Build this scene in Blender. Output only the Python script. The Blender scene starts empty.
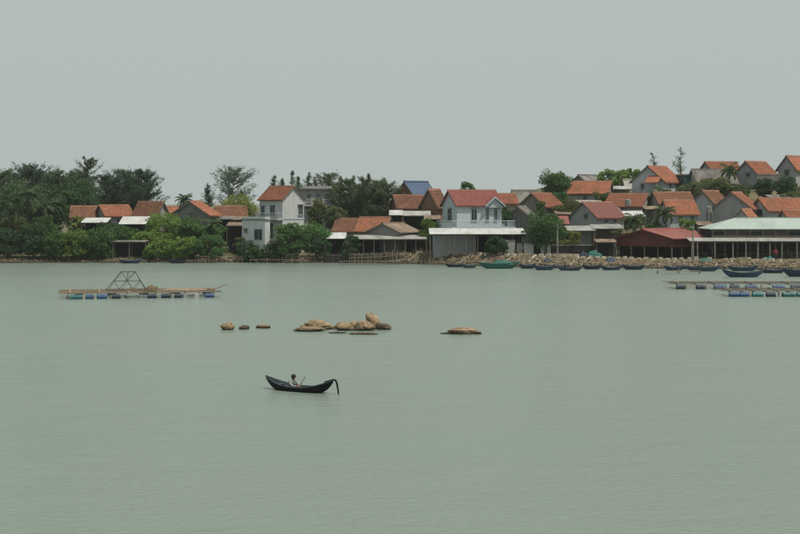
import bpy, bmesh, math, random
import numpy as np
from mathutils import Vector, Matrix, noise as mnoise
R = math.radians
sc = bpy.context.scene
COL = sc.collection

# ------------------------------------------------------------------ camera, sky, sun
F, HC, YH = 1600.0, 9.3, 203.0          # focal length in photo pixels, eye height, horizon row (photo is 800x534)
cam_d = bpy.data.cameras.new('camera'); cam = bpy.data.objects.new('camera', cam_d); COL.objects.link(cam)
cam.location = (0, 0, HC); cam.rotation_euler = (R(90), 0, 0)
cam_d.sensor_width = 36; cam_d.lens = 36 * F / 800
cam_d.shift_y = -(267 - YH) / 800
cam_d.clip_start = 0.5; cam_d.clip_end = 40000
sc.camera = cam
sc.render.resolution_x, sc.render.resolution_y = 1024, 684

SUN_EL, SUN_AZ = 65.0, 125.0            # azimuth clockwise from +Y (view direction)
world = bpy.data.worlds.new('World'); sc.world = world; world.use_nodes = True
nt = world.node_tree; nt.nodes.clear()
sky = nt.nodes.new('ShaderNodeTexSky'); sky.sky_type = 'NISHITA'; sky.sun_disc = False
sky.sun_elevation = R(SUN_EL); sky.sun_rotation = R(SUN_AZ); sky.dust_density = 6; sky.air_density = 1.0
sc1 = nt.nodes.new('ShaderNodeMix'); sc1.data_type = 'RGBA'; sc1.inputs[0].default_value = 0.93
sc1.inputs[7].default_value = (4.75, 5.28, 5.16, 1)          # even pale overcast haze
bg = nt.nodes.new('ShaderNodeBackground'); bg.inputs[1].default_value = 0.1
wo = nt.nodes.new('ShaderNodeOutputWorld')
nt.links.new(sky.outputs[0], sc1.inputs[6]); nt.links.new(sc1.outputs[2], bg.inputs[0]); nt.links.new(bg.outputs[0], wo.inputs[0])
sd = bpy.data.lights.new('sun', 'SUN'); sun = bpy.data.objects.new('sun', sd); COL.objects.link(sun)
sd.energy = 3.7; sd.angle = R(1.5); sd.color = (1, 0.92, 0.79)
sv = Vector((math.sin(R(SUN_AZ)) * math.cos(R(SUN_EL)), math.cos(R(SUN_AZ)) * math.cos(R(SUN_EL)), math.sin(R(SUN_EL))))
sun.rotation_euler = sv.to_track_quat('Z', 'Y').to_euler(); sun.location = (60, -60, 80)
sc.view_settings.view_transform = 'Standard'; sc.view_settings.look = 'None'
sc.view_settings.exposure = 0.0; sc.view_settings.gamma = 1.0

# ------------------------------------------------------------------ helpers
def pw(px, Y): return (px - 400) / F * Y
def pz(py, Y): return HC + (YH - py) * Y / F
def wY(py, z=0.0): return F * (HC - z) / (py - YH)

def node(t, typ, **kw):
    n = t.nodes.new(typ)
    for k, v in kw.items(): setattr(n, k, v)
    return n
def base_mat(name, rough=0.8, spec=0.3, metal=0.0):
    m = bpy.data.materials.new(name); m.use_nodes = True
    t = m.node_tree; b = t.nodes['Principled BSDF']
    b.inputs['Roughness'].default_value = rough; b.inputs['Metallic'].default_value = metal
    b.inputs['Specular IOR Level'].default_value = spec
    return m, t, b
def rgba(c): return (c[0], c[1], c[2], 1)
def mixc(t, fac, a, b, blend='MIX'):
    n = node(t, 'ShaderNodeMix', data_type='RGBA', blend_type=blend)
    for i, v in ((0, fac), (6, a), (7, b)):
        if hasattr(v, 'is_linked') or isinstance(v, bpy.types.NodeSocket): t.links.new(v, n.inputs[i])
        else: n.inputs[i].default_value = v if i == 0 else rgba(v)
    return n.outputs[2]
def ramp(t, src, lo, hi):
    n = node(t, 'ShaderNodeMapRange'); n.inputs[1].default_value = lo; n.inputs[2].default_value = hi
    t.links.new(src, n.inputs[0]); return n.outputs[0]
def tex_noise(t, scale, detail=3, stretch=(1, 1, 1), rough=0.55, offset_random=True):
    tc = node(t, 'ShaderNodeTexCoord'); mp = node(t, 'ShaderNodeMapping'); mp.inputs['Scale'].default_value = stretch
    t.links.new(tc.outputs['Object'], mp.inputs[0])
    if offset_random:
        oi = node(t, 'ShaderNodeObjectInfo'); mu = node(t, 'ShaderNodeMath', operation='MULTIPLY'); mu.inputs[1].default_value = 60
        t.links.new(oi.outputs['Random'], mu.inputs[0]); t.links.new(mu.outputs[0], mp.inputs['Location'])
    n = node(t, 'ShaderNodeTexNoise'); n.inputs['Scale'].default_value = scale; n.inputs['Detail'].default_value = detail
    n.inputs['Roughness'].default_value = rough
    t.links.new(mp.outputs[0], n.inputs['Vector']); return n.outputs['Fac'], mp.outputs[0]
def vary(t, col, amt=0.25):
    oi = node(t, 'ShaderNodeObjectInfo'); mr = node(t, 'ShaderNodeMapRange')
    mr.inputs[3].default_value = 1 - amt; mr.inputs[4].default_value = 1 + amt
    t.links.new(oi.outputs['Random'], mr.inputs[0])
    h = node(t, 'ShaderNodeHueSaturation'); t.links.new(col, h.inputs['Color']); t.links.new(mr.outputs[0], h.inputs['Value'])
    return h.outputs[0]
def bump(t, b, h, strength=0.5, dist=0.05):
    n = node(t, 'ShaderNodeBump'); n.inputs['Strength'].default_value = strength; n.inputs['Distance'].default_value = dist
    t.links.new(h, n.inputs['Height']); t.links.new(n.outputs[0], b.inputs['Normal'])

def m_plain(name, c1, c2=None, scale=2.0, rough=0.8, metal=0.0, stretch=(1, 1, 1), var=0.12, spec=0.3, bs=0.3, bd=0.02):
    m, t, b = base_mat(name, rough, spec, metal)
    c2 = c2 or tuple(x * 0.7 for x in c1)
    f, v = tex_noise(t, scale, 4, stretch)
    t.links.new(vary(t, mixc(t, ramp(t, f, 0.35, 0.68), c1, c2), var), b.inputs['Base Color'])
    bump(t, b, f, bs, bd); return m
def m_wall(name, c, dirt=(0.12, 0.115, 0.10), amount=0.55):
    m, t, b = base_mat(name, 0.9, 0.2)
    f1, _ = tex_noise(t, 0.9, 5, (1.6, 1.6, 0.35)); f2, _ = tex_noise(t, 5.0, 4)
    mu = node(t, 'ShaderNodeMath', operation='MULTIPLY'); mu.inputs[1].default_value = amount
    t.links.new(ramp(t, f1, 0.48, 0.75), mu.inputs[0])
    col = mixc(t, mu.outputs[0], c, dirt)
    col = mixc(t, ramp(t, f2, 0.4, 0.8), col, tuple(x * 0.8 for x in c))
    t.links.new(vary(t, col, 0.08), b.inputs['Base Color']); bump(t, b, f2, 0.3, 0.02); return m
def m_tile(name, c1, c2, moss=(0.07, 0.06, 0.045), mossamt=0.6, var=0.15):
    # clay pantiles: ridge along object X, courses step down along Y
    m, t, b = base_mat(name, 0.85, 0.2)
    tc = node(t, 'ShaderNodeTexCoord'); br = node(t, 'ShaderNodeTexBrick')
    mp = node(t, 'ShaderNodeMapping'); t.links.new(tc.outputs['Object'], mp.inputs[0])
    t.links.new(mp.outputs[0], br.inputs['Vector'])
    br.inputs['Scale'].default_value = 1.0; br.inputs['Brick Width'].default_value = 0.26; br.inputs['Row Height'].default_value = 0.33
    br.inputs['Mortar Size'].default_value = 0.022; br.inputs['Bias'].default_value = 0.0; br.offset = 0.0
    br.inputs['Color1'].default_value = rgba(c1); br.inputs['Color2'].default_value = rgba(c2)
    br.inputs['Mortar'].default_value = rgba(tuple(x * 0.45 for x in c2))
    f, _ = tex_noise(t, 0.55, 5, (1, 1, 1), 0.65)
    mu = node(t, 'ShaderNodeMath', operation='MULTIPLY'); mu.inputs[1].default_value = mossamt
    t.links.new(ramp(t, f, 0.45, 0.72), mu.inputs[0])
    f3, _ = tex_noise(t, 2.6, 4, (1, 1, 1), 0.7)
    col = mixc(t, ramp(t, f3, 0.42, 0.78), br.outputs['Color'], tuple(x * 0.55 for x in c2))
    f4, _ = tex_noise(t, 1.3, 3, (1.5, 0.35, 1), 0.6)
    col = mixc(t, ramp(t, f4, 0.62, 0.85), col, tuple(min(1, x * 1.25 + 0.04) for x in c1))
    col = mixc(t, mu.outputs[0], col, moss)
    f5, _ = tex_noise(t, 0.8, 6, (1, 1, 1), 0.75)
    col = mixc(t, ramp(t, f5, 0.56, 0.78), col, tuple(0.6 * x + 0.10 for x in c1))      # pale lichen and dust
    t.links.new(vary(t, col, var), b.inputs['Base Color'])
    inv = node(t, 'ShaderNodeMath', operation='SUBTRACT'); inv.inputs[0].default_value = 1; t.links.new(br.outputs['Fac'], inv.inputs[1])
    bump(t, b, inv.outputs[0], 0.8, 0.05); return m
def m_leaf(name, c1, c2, var=0.22):
    m, t, b = base_mat(name, 0.55, 0.25)
    f, _ = tex_noise(t, 1.1, 3); 
    col = vary(t, mixc(t, ramp(t, f, 0.36, 0.64), c1, c2), var)
    t.links.new(col, b.inputs['Base Color'])
    tr = node(t, 'ShaderNodeBsdfTranslucent'); t.links.new(col, tr.inputs[0])
    mx = node(t, 'ShaderNodeMixShader'); mx.inputs[0].default_value = 0.34
    t.links.new(b.outputs[0], mx.inputs[1]); t.links.new(tr.outputs[0], mx.inputs[2])
    t.links.new(mx.outputs[0], t.nodes['Material Output'].inputs[0]); return m

M = {}
M['white'] = m_wall('white_plaster', (0.54, 0.56, 0.56), (0.28, 0.29, 0.28), 0.5)
M['blueish'] = m_wall('pale_blue_plaster', (0.40, 0.455, 0.48), (0.22, 0.24, 0.245), 0.5)
M['grey'] = m_wall('grey_render', (0.34, 0.35, 0.35), (0.16, 0.16, 0.155), 0.55)
M['darkgrey'] = m_wall('weathered_render', (0.215, 0.21, 0.205), (0.09, 0.09, 0.085), 0.6)
M['cream'] = m_wall('cream_render', (0.38, 0.36, 0.32), (0.17, 0.16, 0.14), 0.6)
M['brickwall'] = m_wall('brown_brick_wall', (0.22, 0.13, 0.09), (0.10, 0.07, 0.055), 0.5)
M['dim'] = m_wall('shade_dark_boards', (0.022, 0.026, 0.027), (0.012, 0.014, 0.013), 0.5)  # near-black: the deep shade under awnings is put into the board colour
M['teal'] = m_wall('teal_boards', (0.05, 0.12, 0.12), (0.03, 0.05, 0.05), 0.4)
M['orange'] = m_tile('orange_clay_tiles', (0.40, 0.155, 0.086), (0.30, 0.115, 0.068), (0.11, 0.07, 0.048), 0.6, 0.24)
M['brown'] = m_tile('brown_clay_tiles', (0.245, 0.11, 0.068), (0.175, 0.082, 0.053), (0.075, 0.055, 0.04), 0.65)
M['red'] = m_tile('red_roof_tiles', (0.28, 0.10, 0.09), (0.24, 0.086, 0.078), (0.17, 0.07, 0.055), 0.4, 0.06)
M['pink'] = m_tile('faded_red_roof_sheet', (0.26, 0.112, 0.098), (0.235, 0.10, 0.088), (0.17, 0.09, 0.075), 0.5, 0.05)
M['blue'] = m_tile('blue_roof_sheet', (0.10, 0.15, 0.26), (0.09, 0.135, 0.235), (0.10, 0.125, 0.18), 0.5, 0.05)
M['sheet'] = m_plain('pale_roof_sheet', (0.36, 0.365, 0.35), (0.22, 0.21, 0.19), 0.8, 0.55, 0, (1, 0.3, 1), 0.12)
M['white_sheet'] = m_plain('white_roof_sheet', (0.54, 0.555, 0.555), (0.38, 0.385, 0.37), 0.7, 0.5, 0, (1, 0.3, 1), 0.06)
M['greysheet'] = m_plain('fibre_cement_sheet', (0.20, 0.19, 0.175), (0.10, 0.095, 0.09), 0.9, 0.85, 0, (1, 0.3, 1), 0.2)
M['brownsheet'] = m_plain('weathered_brown_sheet', (0.25, 0.19, 0.14), (0.13, 0.10, 0.08), 0.9, 0.85, 0, (1, 0.3, 1), 0.15)
M['mint'] = m_plain('pale_green_roof_sheet', (0.36, 0.43, 0.40), (0.29, 0.345, 0.32), 0.35, 0.5, 0, (1, 0.3, 1), 0.04)
M['redsheet'] = m_plain('dark_red_sheet', (0.15, 0.034, 0.03), (0.09, 0.026, 0.022), 0.7, 0.6, 0, (1, 1, 0.3), 0.04)
M['redroof'] = m_plain('light_red_sheet', (0.25, 0.085, 0.072), (0.19, 0.07, 0.058), 0.5, 0.6, 0, (1, 0.3, 1), 0.04)
M['ridge'] = m_plain('ridge_mortar', (0.34, 0.17, 0.12), (0.20, 0.12, 0.09), 1.5, 0.9)
M['board'] = m_plain('grey_wood', (0.20, 0.17, 0.14), (0.11, 0.095, 0.08), 2.5, 0.85, 0, (3, 3, 0.6))
M['pole'] = m_plain('bamboo_pole', (0.26, 0.21, 0.14), (0.14, 0.11, 0.08), 2.5, 0.8)
M['deck'] = m_plain('bleached_planks', (0.28, 0.23, 0.165), (0.16, 0.13, 0.095), 1.8, 0.85, 0, (0.5, 3, 1), 0.2)
M['darkwood'] = m_plain('dark_wet_wood', (0.013, 0.014, 0.015), (0.008, 0.008, 0.009), 2.5, 0.6, 0, (1, 3, 3), 0.1, 0.12)
M['hullin'] = m_plain('faded_blue_grey_paint', (0.085, 0.125, 0.15), (0.035, 0.05, 0.06), 3, 0.7)
M['boatblue'] = m_plain('boat_blue_paint', (0.022, 0.05, 0.095), (0.016, 0.032, 0.055), 2, 0.55)
M['boatgreen'] = m_plain('boat_green_paint', (0.018, 0.12, 0.095), (0.014, 0.075, 0.06), 2, 0.6)
M['drumblue'] = m_plain('blue_drum_plastic', (0.022, 0.07, 0.17), (0.018, 0.05, 0.11), 2, 0.45)
M['drumteal'] = m_plain('teal_drum_plastic', (0.02, 0.12, 0.13), (0.02, 0.08, 0.085), 2, 0.45)
M['drumdark'] = m_plain('navy_drum_plastic', (0.014, 0.028, 0.055), (0.012, 0.02, 0.035), 2, 0.5)
M['foam'] = m_plain('foam_float', (0.44, 0.44, 0.40), (0.28, 0.27, 0.23), 2, 0.85)
M['net'] = m_plain('heaped_net', (0.17, 0.14, 0.09), (0.08, 0.07, 0.045), 5, 0.95, 0, (1, 1, 1), 0.1, 0.1, 0.9, 0.08)
M['steel'] = m_plain('rusty_steel', (0.09, 0.08, 0.075), (0.06, 0.04, 0.03), 4, 0.7)
M['concrete'] = m_plain('concrete', (0.42, 0.385, 0.32), (0.26, 0.23, 0.185), 1.5, 0.9)
M['coping'] = m_plain('pale_coping', (0.56, 0.51, 0.42), (0.42, 0.37, 0.29), 1.5, 0.9)
M['darkrock'] = m_plain('dark_wet_rock', (0.10, 0.075, 0.048), (0.045, 0.036, 0.026), 3, 0.8, 0, (1, 1, 1), 0.1, 0.3, 0.9, 0.08)
M['oldboard'] = m_plain('tarred_timber', (0.075, 0.068, 0.058), (0.035, 0.034, 0.03), 2.5, 0.85, 0, (1, 3, 3), 0.25)
M['rim'] = m_plain('blue_grey_highlight_rim', (0.05, 0.07, 0.082), (0.02, 0.026, 0.03), 4, 0.7)  # highlights along the sampan rim painted in as a lighter gunwale colour
M['concgrey'] = m_plain('stained_concrete', (0.24, 0.235, 0.22), (0.12, 0.12, 0.11), 1.0, 0.9)
M['frame'] = m_plain('window_frame_paint', (0.30, 0.33, 0.34), None, 3, 0.6)
M['bark'] = m_plain('bark', (0.13, 0.105, 0.08), (0.07, 0.058, 0.045), 3, 0.95, 0, (2, 2, 0.5))
M['skin'] = m_plain('skin', (0.30, 0.16, 0.10), (0.26, 0.13, 0.085), 6, 0.6, 0, (1, 1, 1), 0.02)
M['shirt'] = m_plain('pale_grey_shirt', (0.27, 0.29, 0.29), (0.19, 0.21, 0.215), 6, 0.9, 0, (1, 1, 1), 0.02)
M['redshirt'] = m_plain('red_shirt', (0.42, 0.05, 0.05), None, 6, 0.9)
M['trousers'] = m_plain('dark_trousers', (0.06, 0.07, 0.08), None, 6, 0.9)
M['hair'] = m_plain('black_hair', (0.012, 0.011, 0.011), None, 9, 0.6)
M['tarp'] = m_plain('teal_tarpaulin', (0.022, 0.115, 0.10), (0.018, 0.08, 0.07), 1.2, 0.7)
M['thatch'] = m_plain('thatch', (0.24, 0.19, 0.13), (0.12, 0.10, 0.07), 3, 0.95, 0, (6, 1, 1))
g_, gt, gb = base_mat('window_glass', 0.08, 0.5); gb.inputs['Base Color'].default_value = (0.02, 0.028, 0.03, 1); M['glass'] = g_
M['shutter'] = m_plain('dark_shutter', (0.035, 0.05, 0.055), None, 3, 0.6)

M['lf_dark'] = m_leaf('dark_green_leaves', (0.036, 0.085, 0.034), (0.066, 0.13, 0.048))
M['lf_mid'] = m_leaf('mid_green_leaves', (0.056, 0.13, 0.038), (0.098, 0.19, 0.054))
M['lf_bright'] = m_leaf('bright_green_leaves', (0.11, 0.195, 0.042), (0.18, 0.275, 0.062))
M['lf_yellow'] = m_leaf('yellow_green_leaves', (0.16, 0.20, 0.05), (0.23, 0.25, 0.075))
M['lf_olive'] = m_leaf('olive_leaves', (0.095, 0.125, 0.05), (0.15, 0.175, 0.066))
M['lf_cas'] = m_leaf('casuarina_needles', (0.075, 0.118, 0.062), (0.13, 0.172, 0.085))
M['lf_casb'] = m_leaf('blue_green_needles', (0.056, 0.108, 0.068), (0.098, 0.155, 0.09))
M['lf_palm'] = m_leaf('palm_fronds', (0.042, 0.085, 0.038), (0.08, 0.125, 0.05))

class MB:
    def __init__(s): s.v = []; s.f = []
    def add(s, vs, fs):
        o = len(s.v); s.v += [tuple(v) for v in vs]; s.f += [tuple(o + i for i in f) for f in fs]; return s
    def box(s, x0, x1, y0, y1, z0, z1, mtx=None):
        vs = [Vector((x, y, z)) for z in (z0, z1) for x, y in ((x0, y0), (x1, y0), (x1, y1), (x0, y1))]
        if mtx: vs = [mtx @ v for v in vs]
        return s.add(vs, [(3, 2, 1, 0), (4, 5, 6, 7), (0, 1, 5, 4), (1, 2, 6, 5), (2, 3, 7, 6), (3, 0, 4, 7)])
    def tube(s, pts, rad, n=6, cap=True):
        pts = [Vector(p) for p in pts]; k = len(pts)
        rads = rad if isinstance(rad, (list, tuple)) else [rad] * k
        vs = []; up0 = None
        for i, p in enumerate(pts):
            d = (pts[min(i + 1, k - 1)] - pts[max(i - 1, 0)]).normalized()
            a = Vector((0, 0, 1)) if abs(d.z) < 0.9 else Vector((1, 0, 0))
            if up0 is None: up0 = a
            u = d.cross(up0); 
            if u.length < 1e-3: u = d.cross(Vector((0.3, 1, 0.2)))
            u.normalize(); w = u.cross(d)
            for j in range(n):
                an = 2 * math.pi * j / n; vs.append(p + (u * math.cos(an) + w * math.sin(an)) * rads[i])
        fs = [(i * n + j, i * n + (j + 1) % n, (i + 1) * n + (j + 1) % n, (i + 1) * n + j) for i in range(k - 1) for j in range(n)]
        if cap: fs += [tuple(range(n - 1, -1, -1)), tuple((k - 1) * n + j for j in range(n))]
        return s.add(vs, fs)
    def prism(s, poly, axis, a0, a1):
        # poly: 2-D outline, extruded along axis ('x': poly is (y,z); 'y': poly is (x,z))
        n = len(poly); vs = []
        for a in (a0, a1):
            for p, q in poly: vs.append((a, p, q) if axis == 'x' else (p, a, q))
        fs = [tuple(range(n - 1, -1, -1)), tuple(range(n, 2 * n))] + [(i, (i + 1) % n, n + (i + 1) % n, n + i) for i in range(n)]
        return s.add(vs, fs)
    def build(s, name, mat, parent=None, loc=(0, 0, 0), rz=0, smooth=False, kind=None):
        me = bpy.data.meshes.new(name); me.from_pydata(s.v, [], s.f)
        bm = bmesh.new(); bm.from_mesh(me); bmesh.ops.recalc_face_normals(bm, faces=bm.faces); bm.to_mesh(me); bm.free()
        return mkobj(name, me, mat, parent, loc, rz, smooth, kind)
def mkobj(name, me, mat, parent=None, loc=(0, 0, 0), rz=0, smooth=False, kind=None):
    if not me.materials: me.materials.append(M[mat] if isinstance(mat, str) else mat)
    if smooth: me.polygons.foreach_set('use_smooth', [True] * len(me.polygons))
    o = bpy.data.objects.new(name, me); COL.objects.link(o); o.parent = parent
    o.location = loc; o.rotation_euler = (0, 0, rz)
    if kind: o['kind'] = kind
    return o
def tag(o, label, cat, group=None):
    o['label'] = label; o['category'] = cat
    if group: o['group'] = group
    return o
def thing(name, label, cat, loc=(0, 0, 0), rz=0, group=None):
    o = bpy.data.objects.new(name, None); COL.objects.link(o); o.empty_display_size = 0.3
    o.location = loc; o.rotation_euler = (0, 0, rz); return tag(o, label, cat, group)
def np_mesh(name, verts, faces):            # faces: (n,4) array
    me = bpy.data.meshes.new(name); me.vertices.add(len(verts)); me.vertices.foreach_set('co', verts.astype(np.float32).ravel())
    n, k = faces.shape; me.loops.add(n * k); me.loops.foreach_set('vertex_index', faces.astype(np.int32).ravel())
    me.polygons.add(n); me.polygons.foreach_set('loop_start', np.arange(0, n * k, k, dtype=np.int32))
    me.update(calc_edges=True); return me

# ------------------------------------------------------------------ terrain and water
SH = [(-900, 262), (-300, 254), (0, 248), (240, 250), (370, 248), (430, 242), (520, 232), (620, 228), (720, 226), (800, 221), (1000, 210), (1500, 190)]
SHX = [(pw(p, y), y) for p, y in SH]; SX = np.array([a for a, b in SHX]); SY = np.array([b for a, b in SHX])
def sm(a, b, x):
    t = np.clip((x - a) / (b - a), 0, 1); return t * t * (3 - 2 * t)
def ground(X, Y):
    X = np.asarray(X, float); Y = np.asarray(Y, float)
    d = Y - np.interp(X, SX, SY) - 0.7 * np.sin(X * 0.33) * np.sin(X * 0.11 + 1)
    emb = sm(-6, 6, X)
    low = np.where(d < 0, np.maximum(-2.5, d * 0.35), 0)
    rt = sm(18, 36, X)
    rise = (0.9 + 0.5 * emb - 0.42 * rt) * np.clip(d / (3.5 + 2.5 * emb), 0, 1) + (1.3 - 0.5 * emb + 0.42 * rt) * (sm(5, 20, d) * (1 - rt) + sm(19, 32, d) * rt)
    hf = sm(4, 42, X) * (1 - sm(300, 900, np.abs(X)))
    hill = hf * (3.5 * sm(18, 40, d) + 6.5 * sm(38, 80, d) + 1.5 * sm(75, 110, d)) * (1 - 0.9 * sm(180, 600, d))
    lft = 0.6 * (1 - emb) * sm(15, 40, d)
    bumpy = 0.12 * np.sin(X * 0.9 + 0.4 * Y) * np.sin(Y * 0.7) * sm(4, 12, d)
    return low + rise + hill + lft + bumpy
def G(x, y): return float(ground(x, y))

def axis_pts(core0, core1, step, far):
    c = list(np.arange(core0, core1 + 1e-6, step)); s = step; a = c[0]; lo = []
    while a > -far: s *= 1.6; a -= s; lo.append(a)
    s = step; a = c[-1]; hi = []
    while a < far: s *= 1.6; a += s; hi.append(a)
    return np.array(lo[::-1] + c + hi)
ax = axis_pts(-130, 130, 1.3, 9000); ay = axis_pts(200, 340, 1.3, 9000)
gx, gy = np.meshgrid(ax, ay); gz = ground(gx, gy); nx, ny = len(ax), len(ay)
idx = np.arange(nx * ny).reshape(ny, nx)
quads = np.stack([idx[:-1, :-1], idx[:-1, 1:], idx[1:, 1:], idx[1:, :-1]], -1).reshape(-1, 4)
gm, t, b = base_mat('earth_and_scrub', 0.95, 0.1)
f1, _ = tex_noise(t, 0.16, 5, offset_random=False); f2, _ = tex_noise(t, 2.0, 5, offset_random=False)
c = mixc(t, ramp(t, f1, 0.42, 0.6), (0.17, 0.145, 0.09), (0.06, 0.082, 0.033))
c = mixc(t, ramp(t, f2, 0.4, 0.75), c, (0.10, 0.08, 0.055))
t.links.new(c, b.inputs['Base Color']); bump(t, b, f2, 0.6, 0.15)
o = mkobj('ground', np_mesh('ground', np.stack([gx, gy, gz], -1).reshape(-1, 3), quads), gm, smooth=True); o['kind'] = 'structure'

wm, t, b = base_mat('murky_green_water', 0.22, 0.5)
b.inputs['IOR'].default_value = 1.33
tc = node(t, 'ShaderNodeTexCoord')
def wnoise(scale, sx, sy, det, rough=0.55):
    mp = node(t, 'ShaderNodeMapping'); mp.inputs['Scale'].default_value = (sx, sy, 1); t.links.new(tc.outputs['Object'], mp.inputs[0])
    n = node(t, 'ShaderNodeTexNoise'); n.inputs['Scale'].default_value = scale; n.inputs['Detail'].default_value = det; n.inputs['Roughness'].default_value = rough
    t.links.new(mp.outputs[0], n.inputs['Vector']); return n.outputs['Fac']
big = wnoise(0.035, 0.6, 1.0, 3); ripple = wnoise(2.6, 0.9, 1.0, 5, 0.65); swell = wnoise(0.45, 0.6, 1.0, 2)
c = mixc(t, ramp(t, big, 0.35, 0.65), (0.165, 0.217, 0.186), (0.190, 0.243, 0.206))
t.links.new(c, b.inputs['Base Color'])
amp = node(t, 'ShaderNodeMapRange'); amp.inputs[1].default_value = 0.3; amp.inputs[2].default_value = 0.7; amp.inputs[3].default_value = 0.45; amp.inputs[4].default_value = 1.35
t.links.new(big, amp.inputs[0])
m1 = node(t, 'ShaderNodeMath', operation='MULTIPLY'); t.links.new(ripple, m1.inputs[0]); t.links.new(amp.outputs[0], m1.inputs[1])
m2 = node(t, 'ShaderNodeMath', operation='MULTIPLY_ADD'); t.links.new(swell, m2.inputs[0]); m2.inputs[1].default_value = 1.2; t.links.new(m1.outputs[0], m2.inputs[2])
bump(t, b, m2.outputs[0], 0.75, 0.17)
wx = axis_pts(-150, 150, 25, 9000); wy = axis_pts(0, 250, 25, 9000)
gx, gy = np.meshgrid(wx, wy); nx, ny = len(wx), len(wy); idx = np.arange(nx * ny).reshape(ny, nx)
quads = np.stack([idx[:-1, :-1], idx[:-1, 1:], idx[1:, 1:], idx[1:, :-1]], -1).reshape(-1, 4)
o = mkobj('water', np_mesh('water', np.stack([gx, gy, 0 * gx], -1).reshape(-1, 3), quads), wm); o['kind'] = 'structure'

# ------------------------------------------------------------------ houses
def solve(C, d, px):
    u = (px - 400) / F; return (u * C[1] - C[0]) / (d[0] - u * d[1])

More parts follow.
